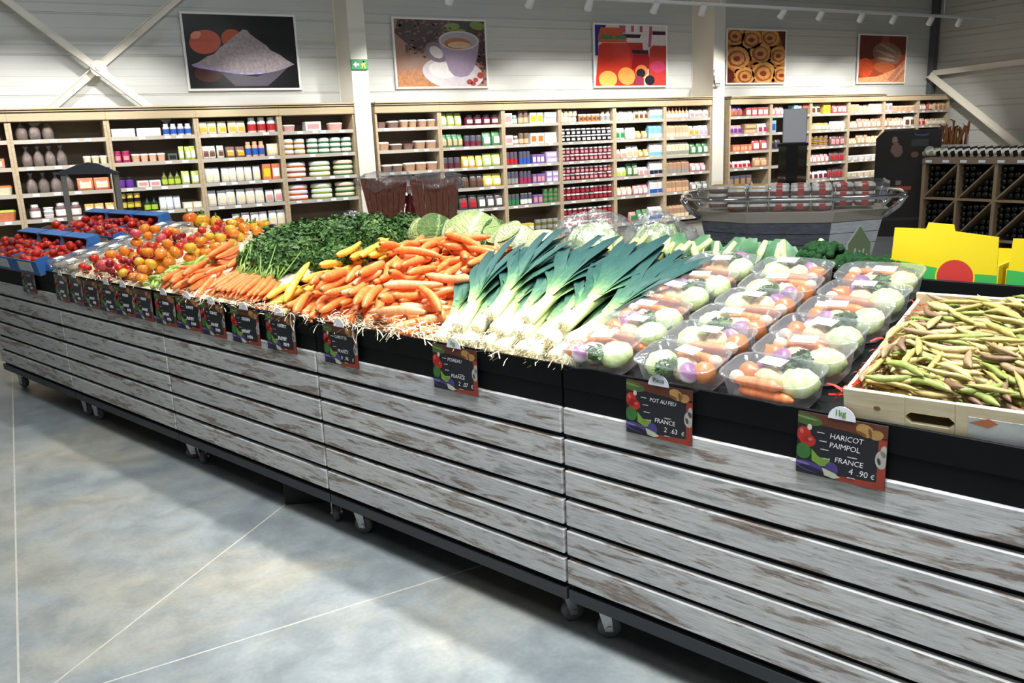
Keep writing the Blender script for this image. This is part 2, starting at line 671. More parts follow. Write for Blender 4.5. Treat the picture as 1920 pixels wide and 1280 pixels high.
_top = [(.03, .32), (.10, .36), (.18, .44), (.24, .47), (.30, .56), (.36, .62), (.42, .70), (.48, .76), (.52, .81), (.56, .80), (.59, .74), (.66, .66), (.72, .60), (.76, .53), (.84, .47), (.90, .40), (.97, .335)]
poster(2.05, 3.47, 2.30, 3.23, 'poster of white flour heap with two eggs on black', '0b0b0d', [
    ('printed_egg', 'c0553a', [blob(.175, .63, .135, .165, rot=-.3)]),
    ('printed_egg', 'b4502f', [blob(.42, .68, .10, .13)]),
    ('printed_highlight', 'd98a70', [blob(.10, .72, .04, .06, rot=-.6)]),
    ('printed_reflection', '4e2420', [blob(.17, .20, .12, .11)]),
    ('printed_reflection', '55525f', [[(.28, .22), (.6, .16), (.92, .31), (.80, .15), (.70, .03), (.40, .03)]]),
    ('printed_flour', 'a69aa0', [_top + [(.90, .29), (.80, .24), (.66, .20), (.52, .185), (.40, .20), (.28, .23), (.16, .26), (.06, .29)]], 1),
    ('printed_flour_edge', 'a79fd0', [[(.03, .32), (.06, .29), (.16, .26), (.28, .23), (.40, .20), (.52, .185), (.66, .20), (.66, .225), (.52, .21), (.40, .23), (.28, .262), (.16, .30), (.08, .33)]], 1),
])
_beans = [[], []]
for _k in range(170):
    _bx, _by = random.uniform(.0, .62), random.uniform(.42, 1)
    if _by < .42 + .45 * abs(_bx - .3) or (_bx < .12 and _by < .75):
        continue
    _beans[_k % 2].append(blob(_bx, _by, .022, .016, 7, random.uniform(0, 3)))
for _k in range(60):
    _beans[_k % 2].append(blob(random.uniform(.84, 1), random.uniform(.05, .9), .022, .018, 7, random.uniform(0, 3)))
_han = blob(.445, .52, .125, .16, 20, .5)
_hin = blob(.44, .52, .065, .10, 20, .5)
poster(4.80, 6.26, 2.30, 3.25, 'poster of a lilac cup of black coffee on a saucer among beans', '9c7462', [
    ('printed_table', 'b0764a', [[(0, 0), (.5, 0), (.25, .28), (0, .22)]], 1),
    ('printed_shade', '33211f', [[(.05, 1), (.0, .8), (.2, .55), (.45, .5), (.6, .6), (1, .3), (1, 1)]], 1),
    ('printed_leaf', '6f8a2f', [blob(.62, .9, .10, .06, rot=.3), blob(.92, .93, .09, .06, rot=-.3), blob(.72, .83, .07, .05)]),
    ('printed_beans', '4a2a26', [b for b in _beans[0]]),
    ('printed_beans', '7a5148', [b for b in _beans[1]]),
    ('printed_saucer', 'cfc8cf', [blob(.62, .20, .35, .24, 34, -.25)]),
    ('printed_saucer_well', 'e9e6e6', [blob(.50, .25, .16, .12, 24, -.4)]),
    ('printed_handle', '7c707c', [_han]),
    ('printed_handle_hole', 'd6d0d4', [_hin]),
    ('printed_cup', '9b8ba3', [[(.47, .72), (.48, .62), (.53, .45), (.57, .25), (.62, .17), (.70, .14), (.79, .17), (.85, .26), (.90, .45), (.925, .62), (.925, .72)]]),
    ('printed_rim', 'c4bcc2', [blob(.70, .70, .228, .145, 34)]),
    ('printed_inside', 'a39aa0', [blob(.70, .70, .205, .122, 34)]),
    ('printed_coffee', 'a8602c', [blob(.68, .655, .15, .085, 26)]),
    ('printed_foam', 'd2b08a', [blob(.70, .635, .13, .05, 26)]),
    ('printed_berries', 'a4483c', [blob(.80, .07, .035, .04), blob(.87, .10, .03, .035), blob(.93, .17, .04, .05), blob(.84, .04, .03, .03)]),
])
poster(8.15, 9.63, 2.29, 3.26, 'poster of red jam jars with apricots and berries', 'e4dcdc', [
    ('printed_cloth', '2f2f8c', [[(0, 1), (0, .5), (.04, .5), (.05, .75), (.16, 1)]]),
    ('printed_bottles', 'b9607c', [[(.33, 1), (.42, 1), (.42, .88), (.36, .88)], [(.5, 1), (.54, 1), (.54, .9), (.5, .9)], [(.62, 1), (.66, 1), (.66, .9), (.62, .9)], [(.76, 1), (.8, 1), (.78, .65), (.74, .65)]]),
    ('printed_jar', 'c03026', [[(.42, 0), (.44, .72), (.66, .72), (.68, .0)]]),
    ('printed_jar', 'a01820', [[(.50, .28), (.53, .60), (.74, .60), (.78, .28)]]),
    ('printed_lid', '3a2030', [[(.50, .60), (.74, .60), (.74, .54), (.52, .54)], [(.38, .86), (.64, .86), (.62, .80), (.42, .80)], [(.80, .92), (.99, .92), (.99, .86), (.80, .86)]]),
    ('printed_jar', 'cf3a2a', [[(.0, .0), (.05, .66), (.10, .71), (.44, .71), (.48, .64), (.46, .0)]]),
    ('printed_jar_top', 'd2603c', [[(.05, .72), (.04, .80), (.08, .96), (.36, .96), (.40, .80), (.45, .72)]]),
    ('printed_lid_band', '4f7d5f', [[(.08, .84), (.24, .84), (.24, .77), (.07, .77)], [(.28, .84), (.42, .84), (.44, .77), (.28, .77)]]),
    ('printed_jar', 'c23a30', [[(.74, 0), (.76, .62), (.80, .68), (1, .68), (1, 0)]]),
    ('printed_jar_glow', 'd0406c', [blob(.88, .32, .11, .1)]),
    ('printed_apricot', 'f0b25a', [blob(.17, .11, .125, .14)]),
    ('printed_apricot', 'f2a652', [blob(.43, .16, .12, .15, rot=.2)]),
    ('printed_apricot', 'f08a4a', [blob(.64, .24, .09, .11)]),
    ('printed_berry', '18181f', [blob(.63, .21, .065, .075), blob(.76, .09, .07, .085)]),
    ('printed_berry', '9c2f4c', [blob(.60, .08, .065, .085)]),
])
_sw = [(.12, .88, .20), (.40, .82, .22), (.72, .86, .2), (.56, .56, .23), (.88, .52, .2), (.16, .46, .25), (.62, .18, .25), (.30, .12, .2), (.95, .14, .2)]
poster(10.93, 12.37, 2.32, 3.25, 'close-up poster of golden spiral pastries', '8a4a28', [
    ('printed_crust', 'b8743c', [blob(x, y, r * 1.0, r * 1.05, jit=.05) for x, y, r in _sw], 1),
    ('printed_crust', 'd9a05a', [blob(x + .01, y + .015, r * .82, r * .84, jit=.05) for x, y, r in _sw], 1),
    ('printed_swirl', '9a522a', [blob(x, y, r * .62, r * .62, jit=.06) for x, y, r in _sw], 1),
    ('printed_swirl', 'd2965a', [blob(x + .01, y + .005, r * .48, r * .48, jit=.06) for x, y, r in _sw], 1),
    ('printed_centre', '8a3a1e', [blob(x, y, r * .24, r * .2, jit=.1) for x, y, r in _sw], 1),
    ('printed_shade', '5a2416', [[(.86, 1), (1, 1), (1, .62), (.93, .8)], [(0, .30), (.10, .22), (.13, .1), (.07, 0), (0, 0)]], 1),
])
poster(14.30, 15.73, 2.31, 3.23, 'close-up poster of crusty bread loaves', 'a0492a', [
    ('printed_crust', '6e2a1c', [[(0, 1), (.5, 1), (.3, .5), (0, .5)], [(.6, 1), (1, 1), (1, .6), (.7, .6)]], 1),
    ('printed_loaf', '8f6a58', [blob(.60, .62, .32, .24, rot=-.3)], 1),
    ('printed_slash', 'b09888', [blob(.60, .74, .2, .03, rot=-.45), blob(.55, .62, .22, .03, rot=-.35), blob(.58, .5, .2, .03, rot=-.2)], 1),
    ('printed_loaf', 'c0643c', [blob(.55, .32, .24, .12, rot=-.1)], 1),
    ('printed_roll', 'd0522e', [blob(.14, .32, .17, .2)], 1),
    ('printed_cloth', 'e8a070', [[(0, .1), (.4, .13), (.8, .3), (1, .5), (1, 0), (0, 0)]], 1),
    ('printed_fold', 'c08468', [[(.62, .05), (.95, .45), (1, .42), (.72, .02)], [(.75, .02), (1, .3), (1, .22), (.85, .02)]], 1),
])

# ------------------------------------------------------------------ wall shelving
t = NT('shelf_oak')
_v = t.coords('Object', (3, 3, 40), True)
_f = t.noise(2.2, 5, _v, .6)
t.l(t.ramp(_f, [(.3, lin('a8957a')), (.55, lin('bba98d')), (.75, lin('c8b89c'))]), t.b.inputs['Base Color'])
t.s(Roughness=.5)
oak = t.m
t = NT('shelf_fascia')
_f = t.noise(2.2, 5, t.coords('Object', (1.2, 6, 40), True), .6)
t.l(t.ramp(_f, [(.3, lin('ad9b7c')), (.7, lin('bfae8e'))]), t.b.inputs['Base Color'])
t.s(Roughness=.5)
fascia_mat = t.m
back_mat = mat('shelf_back_board', lin('7d6d5a'), .6, var=.12, scale=6)
shelf_mat = mat('shelf_board', lin('a39a8c'), .5, var=.06, scale=5)
groove_mat = mat('dark_groove', lin('3f3022'), .6)
tag_mat = mat('price_ticket', lin('eef0f4'), .5)

SY0, SY1 = 11.0, 11.44
_m = MB(); _m.bbox(-.016, SY0, 0, .016, SY1, 1.975, .003); side_me = _m.mesh('side_panel', oak)
_m = MB(); _m.box(.0, SY1 - .02, .1, 1, SY1, 1.97); backp_me = _m.mesh('back_panel', back_mat)
_m = MB(); _m.bbox(.016, SY0 + .012, 0, .984, SY1 - .02, .042, .002); shelf_me = _m.mesh('shelf', shelf_mat)
_m = MB(); _m.box(.018, SY0 + .002, .0, .982, SY0 + .012, .044); strip_me = _m.mesh('edge_strip', mat('edge_strip', lin('b9b2a6'), .4))
_m = MB(); _m.box(-.035, SY0 - .002, .006, .035, SY0 + .002, .038); ticket_me = _m.mesh('price_ticket', tag_mat)
_m = MB(); _m.bbox(0, SY0 - .02, 1.967, 1, SY1, 2.055, .004); fascia_me = _m.mesh('fascia', fascia_mat)
_m = MB(); _m.box(0, SY0 - .022, 2.055, 1, SY1, 2.067); groove_me = _m.mesh('groove', groove_mat)
_m = MB(); _m.bbox(0, SY0 - .035, 2.066, 1, SY1, 2.079, .004); bead_me = _m.mesh('crown_bead', fascia_mat)
_m = MB(); _m.bbox(0, SY0 - .05, 2.089, 1, SY1, 2.108, .004); crown_me = _m.mesh('crown', fascia_mat)
_m = MB(); _m.box(0.01, SY0 + .05, 0, .99, SY1, .10); kick_me = _m.mesh('plinth', mat('plinth', lin('8c8074'), .6))
SZ = [1.73, 1.44, 1.15, .865, .56, .135]


def bay(x0, x1, label, top=True, levels=6, ntick=4):
    r = empty('shelf_bay', (x0, 0, 0))
    r.scale = (x1 - x0, 1, 1)
    tag(r, label, 'shelf unit', 'wooden shelf bays along the wall')
    for x in (.016 / (x1 - x0), 1 - .016 / (x1 - x0)):
        put('side_panel', side_me, r, loc=(x, 0, 0))
    put('back_panel', backp_me, r)
    put('plinth', kick_me, r)
    f = put('fascia', fascia_me, r)
    if top:
        for nm, me, dz in (('groove', groove_me, 0), ('crown_bead', bead_me, 0), ('groove', groove_me, .023), ('crown', crown_me, 0)):
            put(nm, me, f, loc=(0, 0, dz))
    else:
        put('crown', bead_me, f, loc=(0, 0, -.011))
    for k in range(levels):
        s = put('shelf', shelf_me, r, loc=(0, 0, SZ[k]))
        put('edge_strip', strip_me, s)
        for q in range(ntick):
            if random.random() < .85:
                put('price_ticket', ticket_me, s, loc=(.12 + (q + random.uniform(.1, .7)) * .8 / ntick, 0, 0))
    return r


# ---- packaged goods: unit meshes (1 x 1 x 1, standing on the origin)
pk = mat('pack_paper', (1, 1, 1), .42, objcol=True, var=.10, scale=5)
pg = mat('pack_gloss', (1, 1, 1), .22, objcol=True, var=.22, scale=7, bump=.25)
pglass = mat('jar_glass', (1, 1, 1), .08, objcol=True, var=.1)


def sq(w, d, z, n=12, p=4.):
    out = []
    for j in range(n):
        a = 2 * PI * (j + .5) / n
        c, s = math.cos(a), math.sin(a)
        out.append((.5 * w * math.copysign(abs(c) ** (2 / p), c), .5 * d * math.copysign(abs(s) ** (2 / p), s), z))
    return out


U = {}
m = MB(); m.bbox(-.48, -.5, 0, .48, .5, 1, .02); U['box'] = m.mesh('carton_box', pk)
m = MB(); m.box(-.36, -.512, .18, .36, -.5, .72); U['box_l'] = m.mesh('front_print', pk)
m = MB(); m.rings([sq(.9, .75, 0), sq(.97, .95, .06), sq(.97, .92, .4), sq(.95, .7, .68), sq(.93, .3, .88), sq(.95, .1, .93), sq(.96, .08, 1)]); U['bag'] = m.mesh('pouch', pg, True)
m = MB()
m.rings([[(-.34, -.497, .16), (.34, -.497, .16), (.34, -.44, .2), (-.34, -.44, .2)], [(-.34, -.49, .5), (.34, -.49, .5), (.34, -.42, .5), (-.34, -.42, .5)], [(-.32, -.42, .64), (.32, -.42, .64), (.32, -.36, .64), (-.32, -.36, .64)]])
U['bag_l'] = m.mesh('front_print', pk)
m = MB(); m.lathe([(.40, 0), (.47, .04), (.48, .10), (.48, .66), (.44, .76), (.38, .80)], 12); U['jar'] = m.mesh('jar_body', pglass, True)
m = MB(); m.lathe([(.42, .79), (.45, .80), (.45, .97), (.42, 1.0)], 12); U['jar_c'] = m.mesh('lid', pk)
m = MB(); m.rings([[(.492 * math.sin(a), -.492 * math.cos(a), z) for a in np.linspace(-.75, .75, 6)] for z in (.2, .56)], False, False, False); U['jar_l'] = m.mesh('label', pk)
m = MB(); m.lathe([(.44, 0), (.48, .03), (.48, .93), (.44, 1)], 12); U['can'] = m.mesh('tin', pk, False)
m = MB(); m.lathe([(.485, .08), (.492, .08), (.492, .5), (.485, .5)], 12); U['can_l'] = m.mesh('label', pk)
m = MB(); m.lathe([(.45, 1.0), (.45, 1.02), (.40, 1.02)], 12); U['can_c'] = m.mesh('lid', pk)
m = MB(); m.lathe([(.42, 0), (.48, .02), (.48, .5), (.44, .6), (.22, .74), (.17, .8), (.17, .92)], 12); U['bottle'] = m.mesh('bottle_body', pglass, True)
m = MB(); m.lathe([(.19, .90), (.2, .91), (.2, .99), (.17, 1)], 10); U['bottle_c'] = m.mesh('cap', pk)
m = MB(); m.lathe([(.485, .10), (.49, .10), (.49, .46), (.485, .46)], 12); U['bottle_l'] = m.mesh('label', pk)
m = MB(); m.lathe([(.30, 0), (.46, .10), (.50, .3), (.50, .7), (.46, .9), (.30, 1)], 14); U['disc'] = m.mesh('round_pack', pg, True)
m = MB(); m.lathe([(.44, .03), (.49, .12), (.508, .26), (.503, .30)], 14); U['disc_l'] = m.mesh('side_band', pk)
m = MB(); m.rings([sq(.84, .84, 0), sq(.98, .98, .75), sq(1, 1, .8)]); U['tray'] = m.mesh('pack_tray', pg)
m = MB(); m.rings([sq(1, 1, .8), sq(.98, .98, .92), sq(.8, .8, 1.)]); U['tray_l'] = m.mesh('lid', pk)
m = MB()
m.rings([[(-.48, -.5, 0), (.48, -.5, 0), (.48, .5, 0), (-.48, .5, 0)], [(-.48, -.5, .78), (.48, -.5, .78), (.48, .5, .78), (-.48, .5, .78)], [(-.47, -.06, .94), (.47, -.06, .94), (.47, .06, .94), (-.47, .06, .94)], [(-.47, -.04, 1), (.47, -.04, 1), (.47, .04, 1), (-.47, .04, 1)]])
U['carton'] = m.mesh('gable_carton', pk)
m = MB(); m.box(-.475, -.508, .04, .475, -.5, .34); U['carton_l'] = m.mesh('front_print', pk)
m = MB(); m.lathe([(.44, 0), (.47, .02), (.47, .66), (.44, .74), (.30, .8)], 12); U['tub'] = m.mesh('tub_body', pk, True)
m = MB(); m.lathe([(.34, .80), (.35, .81), (.35, .98), (.32, 1)], 12); U['tub_c'] = m.mesh('cap', pk)
m = MB(); m.lathe([(.478, .12), (.483, .12), (.483, .55), (.478, .55)], 12); U['tub_l'] = m.mesh('label', pk)
m = MB()
m.ell((0, 0, .31), (.47, .46, .33), 14, 9, lambda d, ph, th: 1 + .09 * math.sin(5 * ph + 7 * th) + .05 * math.sin(11 * ph))
U['sack'] = m.mesh('nut_filling', mat('nut_filling', lin('6b4630'), .5, var=.5, scale=22, bump=.6), True)
film_small = clear_plastic('cellophane', (.95, .96, .98), .12, .12, .8, 14, haze=.07)
m = MB(); m.rings([sq(.9, .9, 0, 14, 3), sq(1, 1, .25, 14, 3), sq(.86, .8, .52, 14, 2.4), sq(.35, .3, .74, 14, 2.2), sq(.14, .12, .80, 14, 2), sq(.34, .3, .92, 14, 2.2), sq(.5, .3, 1, 14, 2.2)], cap1=False); U['sack_l'] = m.mesh('cellophane_wrap', film_small, True)
KDIM = dict(box=(.16, .15), bag=(.20, .10), jar=(.11, .09), can=(.15, .10), bottle=(.20, .08), disc=(.055, .16), tray=(.07, .16), carton=(.2, .09), tub=(.17, .10), sack=(.22, .15))
KNAME = dict(box='carton_box', bag='food_pouch', jar='glass_jar', can='round_tin', bottle='glass_bottle', disc='round_snack_pack', tray='lidded_food_tray', carton='drink_carton', tub='plastic_tub', sack='nut_bag')
KWORD = dict(box='box', bag='pouch', jar='jar', can='tin', bottle='bottle', disc='snack pack', tray='lidded tray', carton='drink carton', tub='tub', sack='nut bag')
COL = dict(wh=('f2f2f0', 'white'), wb=('e6ecf4', 'bluish white'), cr=('f0e2c0', 'cream'), bg=('d8b890', 'beige'), tn=('b98a60', 'tan'), br=('6e4630', 'brown'), dk=('1e1a1c', 'black'), nv=('232448', 'navy'), bl=('2f5fb8', 'blue'), sk=('7cc0e6', 'sky blue'), gr=('2f8a4a', 'green'), dg=('1d3b24', 'dark green'), li=('b8d24a', 'lime'), ol=('6f7438', 'olive'), ye=('f2d32a', 'yellow'), go=('e2a83a', 'golden'), og=('e8702a', 'orange'), pe=('f0b890', 'peach'), rd=('c02c30', 'red'), pk=('e29a9a', 'pink'), mg=('b03060', 'crimson'), pl=('6a2c3c', 'plum'), pu=('6c3aa0', 'purple'), la=('b8a6d8', 'lilac'), gy=('9a9a98', 'grey'), te=('5aa090', 'teal'))
NUMW = ['top', 'second', 'third', 'fourth', 'fifth', 'bottom']
ITEM_N = 0


def goods(x0, x1, spec, bayname):
    """spec: one string per shelf, runs 'kind body/print x0 x1 count [rows] [height cm]' split by ;"""
    global ITEM_N
    W = x1 - x0 - .06
    for lvl, line in enumerate(spec):
        z0 = SZ[lvl] + .044
        cnt = {}
        for run in [q.split() for q in line.split(';') if q.strip()]:
            kind, cols = run[0], run[1].split('/')
            fa, fb, n = float(run[2]), float(run[3]), int(run[4])
            rows = int(run[5]) if len(run) > 5 else 1
            h, dp = KDIM[kind]
            if len(run) > 6:
                h = float(run[6]) / 100
            wid = (fb - fa) * W / n
            for i in range(n):
                for q in range(rows):
                    swap = len(cols) > 2 and kind in ('jar', 'bottle')
                    c0, c1 = COL[cols[0]], COL[cols[1] if swap else cols[-1]]
                    c2 = COL[cols[-1] if swap else cols[1] if len(cols) > 2 else cols[-1]]
                    ww = wid * .95
                    if kind in ('jar', 'can', 'bottle', 'tub'):
                        dd = ww
                    else:
                        dd = dp
                    jx = random.uniform(-.01, .01) * (kind == 'bag')
                    yy = SY0 + .03 + dd / 2 + random.uniform(0, .015)
                    rz = random.uniform(-.10, .10) if kind in ('bag', 'sack', 'jar') else random.uniform(-.02, .02)
                    o = put(KNAME[kind], U[kind], loc=(x0 + .03 + fa * W + wid * (i + .5) + jx, yy, z0 + q * h * 1.005), rot=(0, 0, rz), scale=(ww, dd, h * (random.uniform(.95, 1.0) if kind == 'bag' else 1)), color=tuple((c * .86 + .10) * random.uniform(.88, 1.0) for c in lin(c0[0])) if kind not in ('jar', 'bottle') else lin(c0[0]))
                    key = (kind, cols[0])
                    if q == 0:
                        cnt[key] = cnt.get(key, 0) + 1
                    rw = {1: ('',), 2: ('lower ', 'upper '), 3: ('lowest ', 'middle ', 'topmost ')}[rows][q]
                    lab = '%s%s %s%s, %s along the %s shelf, %s' % (rw, c0[1], KWORD[kind], '' if c0 is c1 else ', %s print' % c1[1], ORD[cnt[key] - 1], NUMW[lvl], bayname)
                    tag(o, lab, KWORD[kind].split()[-1], '%s goods on the %s shelf' % (bayname, NUMW[lvl]))
                    if kind == 'sack':
                        put('cellophane_wrap', U['sack_l'], o)
                        continue
                    if kind + '_l' in U:
                        put('label' if kind in ('jar', 'can', 'bottle', 'tub') else 'front_print', U[kind + '_l'], o, color=lin(c1[0]))
                    if kind + '_c' in U:
                        put('lid', U[kind + '_c'], o, color=lin(c2[0]))
                    ITEM_N += 1


BAYS = [
    (-.95, .05, 'nearly hidden shelf bay at the left edge', True, ['disc ye/wh .5 .95 1 2 7', 'box og/wh .45 .95 2 1 10', 'tray cr/og .4 .98 3 1 10', 'tray og/li .4 .98 2 1 12', '', '']),
    (.05, 1.03, 'nut bag bay', True, ['sack br .03 .45 3', 'sack br .05 .55 4;tray cr/wh .72 1 3 1 9', 'sack br .05 .58 4;bag og/cr .6 1 2 1 14', 'tub pl/wh .04 .17 1 1 16;tray wh/wh .19 .31 1 3 4;tub pl/wh .32 .46 1 1 16;tub pl/wh .49 .62 1 1 16;bag go/wh .64 1 3 1 13', '', '']),
    (1.03, 2.01, 'blue tub bay', True, ['box wb/wh 0 .30 1 1 9;box wb/wh .30 .61 1 1 9;tub wb/wb/bl .62 .98 4 1 13', 'jar mg/pk/mg .0 .2 2 1 13;tray pe/wh .21 .62 4 1 9;box dg/dk .64 .76 1 1 8;bag li/wh .78 1 3 1 16', 'jar pu/pu/dk 0 .2 2 1 12;box wh/pk .23 .52 2 1 7;bottle ol/li/dk .53 .77 3 1 16;bag li/wh .78 1 2 1 16', 'can ye/dk .0 .25 3 2 11;bottle dg/li/dk .28 .45 2 1 16;bag wb/wh .46 .74 3 1 16;box cr/wh .75 1 2 1 7', '', '']),
    (2.01, 3.01, 'flour bay', True, ['bag cr/go 0 .6 5 1 15;tub wh/wh/rd .62 1 3 1 18', 'bag wh/br 0 .28 3 1 15;bag br/go .30 .55 2 1 13;tub pe/pe/bl .56 .82 3 1 18;bag cr/cr .84 1 1 1 15', 'bag wh/cr 0 .72 7 1 18;box og/ye .75 .87 1 1 19;box og/wh .87 .99 1 1 19', 'bag wh/cr 0 .75 6 1 19;bag wh/pk .77 1 2 1 16', 'bag wh/wb .02 .3 2 1 14;bag wh/cr .3 1 6 1 20', 'bag wh/wb .1 .9 5 1 18']),
    (3.01, 4.0, 'rice cake bay', True, ['tray pk/wh .02 .2 1 1 8;box wh/pk .32 .56 1 1 11;tray pk/wh .66 .88 1 1 9', 'disc wh/go 0 .32 2 3 6.5;disc wh/gr .34 1 4 3 6.5', 'disc wh/og 0 .31 1 3 6.5;disc wh/li .34 .66 1 3 6.5;disc cr/gr .69 1 1 3 6.5', 'disc wh/og 0 .31 1 3 6.5;disc wh/li .34 .66 1 3 6.5;disc cr/gr .69 1 1 3 6.5', '', '']),
    (4.28, 5.22, 'pastry tray bay', True, ['tray br/br 0 .17 1 1 8;tray br/wh .19 .38 1 1 9;tray tn/wh .40 .68 2 1 10;tray tn/wh .7 1 2 1 10', 'tray tn/wh 0 .2 1 1 11;tray br/wh .22 .42 1 1 8;tray br/pl .43 .6 1 1 8;tray tn/wh .62 1 2 1 11', 'tray br/wh .05 .4 2 1 10;tray tn/wh .42 1 3 1 11', 'bag rd/wh .1 .9 5 1 16', 'bag br/wh .1 .9 4 1 16', '']),
    (5.22, 6.23, 'coffee bay', True, ['bag li/wh 0 .35 3 1 18;jar pl/wh/dk .42 1 4 1 14', 'bag gr/pe 0 .36 4 1 18;can nv/pl .39 .68 3 1 15;bag gr/wh .7 1 2 1 20', 'can nv/pl 0 .3 3 1 15;bag ye/wh .33 .67 3 1 17;bag li/wh .68 1 2 1 18', 'bag br/dk .0 .3 2 1 16;bag dk/br .32 .66 3 1 19;bag ye/wh .67 1 2 1 18', 'bag dk/gy .0 .22 1 1 18;bag dk/rd .24 .54 2 1 21;bag dk/wh .56 1 3 1 20', 'jar pl/br .2 1 6 1 13']),
    (6.23, 7.2, 'tea bay', True, ['box wh/pk 0 .16 1 1 15;tub te/wh .17 .27 1 1 12;can br/pe .28 .46 2 1 17;box cr/ye .48 .74 2 1 15;box wh/cr .75 1 1 2 7.5', 'box wh/pk 0 .16 1 1 13;tub br/wh .17 .27 1 1 12;can br/pe .28 .46 2 1 15;box wh/og .48 .74 2 1 15;box wh/cr .75 1 1 2 7.5', 'can nv/rd .02 .24 3 1 18;can nv/bl .26 .48 3 1 18;box pu/wh .5 .74 3 1 13;box la/wh .76 1 1 2 8', 'can nv/gy .02 .24 3 1 18;can nv/mg .26 .48 3 1 18;box pu/pk .5 .74 3 1 13;box la/wb .76 1 2 2 8', 'can nv/gr .02 .24 3 1 16;can nv/wh .26 .48 3 1 16;box pu/pk .5 .68 2 1 13;can ol/gr .70 1 3 3 7', 'box ye/wh .02 .5 4 1 14;can gy/ol .54 1 4 2 9']),
    (7.2, 8.21, 'jam jar bay', True, ['jar cr/wh .0 .33 4 2 8;jar tn/br/wh .36 .78 5 1 11;tub wh/gy .8 .99 2 1 14', 'jar dk/wh/wh 0 1 10 2 9.5', 'jar pl/pk/wh 0 1 11 2 10', 'jar pl/pk/wh 0 1 11 2 10', 'jar pl/rd/wh 0 1 11 2 10', 'jar pl/rd/wh 0 1 10 3 10']),
    (8.21, 9.21, 'milk carton bay', True, ['bag wh/cr 0 .4 4 1 14;bag cr/br .42 .7 3 1 15;carton wb/sk .73 1 3 1 18', 'bag wh/gr 0 .22 2 1 18;bag wh/cr .23 .44 2 1 19;bag go/cr .46 .68 2 1 12;carton sk/wb .7 1 3 1 20', 'bag cr/pk 0 .25 2 1 14;bag wh/pe .25 .5 2 1 19;bag go/cr .5 .7 2 1 12;carton wh/sk .73 1 3 1 20', 'bag wh/li 0 .24 2 1 15;bag gr/cr .25 .48 2 1 20;bag wh/pk .5 .7 2 1 13;carton wh/nv .72 1 3 1 20', 'bag pe/wh 0 .36 3 1 15;bag pk/wh .37 .7 3 1 16;carton wh/bl .72 1 3 1 21', 'bag pk/gr .3 .46 1 1 16;bag gr/wh .47 .68 2 1 19;carton wh/bl .7 1 3 1 21']),
    (9.21, 10.2, 'bottle bay beside the right column', True, ['bottle pe/wh/pk 0 .55 7 1 17;bag wh/pk .57 1 4 1 14', 'carton pe/cr 0 .55 7 1 19;bag wh/go .57 .78 2 1 17;bag wh/la .79 1 2 1 17', 'carton cr/gy 0 .55 7 1 20;bag gr/wh .60 1 3 1 18', 'carton tn/gy 0 .55 6 1 20;bag pk/wh .6 .95 3 1 14', 'carton tn/pe 0 .55 7 1 20;bag gy/wh .6 1 3 1 14', 'carton tn/cr 0 .55 6 1 20']),
    (10.6, 11.58, 'biscuit bay', True, ['bag pu/og 0 .34 3 1 17;box rd/wh .42 1 4 1 14', 'bag pk/pu 0 .34 3 1 15;box tn/bg .37 .72 1 2 8;bag wh/mg .74 1 2 1 16', 'box og/pe .1 .58 5 1 11;bag rd/wh .62 1 2 1 19', 'bag wh/rd 0 .6 5 1 12;bag tn/pe .64 1 2 1 18', 'box nv/tn 0 .6 4 1 18', 'bag wh/bl 0 .8 5 1 16']),
    (11.58, 12.57, 'shelf bay behind the promotional screen', True, ['bag pk/wh 0 .35 3 1 15;box sk/wh .6 .82 2 1 16;box rd/og .84 1 1 1 18', 'box sk/bl 0 .15 1 1 20;bag wb/sk .6 .82 2 1 18;bag li/wh .83 1 1 1 18', 'bag dk/nv 0 .3 2 1 17;bag rd/wh .6 1 3 1 18', 'bag la/wh .55 1 4 1 19', 'bag la/bl .55 1 4 1 18', 'bag wh/bl 0 .8 5 1 16']),
    (12.57, 13.58, 'cake pack bay', True, ['bag wh/br 0 .3 2 1 17;box ye/ye .35 .56 1 1 18;bag rd/wh .6 1 3 1 18', 'bag go/wh 0 .55 5 1 13;bag wh/cr .57 1 4 1 15', 'disc br/go 0 .55 4 3 6.5;bag pl/pk .58 1 3 1 19', 'bag pk/wh 0 .55 5 1 16;bag pl/rd .58 1 3 1 18', 'bag wh/pl 0 .55 4 1 16;bag pl/rd .58 1 4 1 19', 'bag wh/br 0 1 6 1 16']),
    (13.58, 14.57, 'sliced bread bay', True, ['box pe/pe 0 .32 1 1 15;bag cr/bg .34 .58 2 1 14;box cr/wh .6 1 2 1 15', 'bag bg/wh 0 .3 2 1 14;bag tn/cr .3 1 5 1 18', 'bag bg/cr 0 .3 2 1 12;bag tn/cr .3 .65 3 1 18;bag pe/cr .66 1 3 1 14', 'tray wh/wh 0 1 5 1 8', 'tray cr/wh 0 1 5 1 8', '']),
    (14.57, 15.59, 'roll bay', False, ['box wb/pk 0 .26 2 1 16;tray pe/cr .3 1 4 1 10', 'bag tn/wh 0 .3 2 1 18;bag bg/wh .32 .66 3 1 17;bag wh/br .68 1 2 1 20', 'bag bg/cr 0 1 6 1 16', 'bag tn/cr 0 1 5 1 14', '', '']),
    (15.59, 16.57, 'corner snack bay', False, ['bag tn/wh 0 .3 2 1 15;bag rd/cr .34 .54 1 1 17;bag bg/tn .56 1 3 1 15', 'bag pk/rd 0 .3 2 1 14;bag bg/wh .32 1 4 1 13', 'bag br/tn 0 1 5 1 14', 'bag br/rd 0 1 5 1 13', '', '']),
]
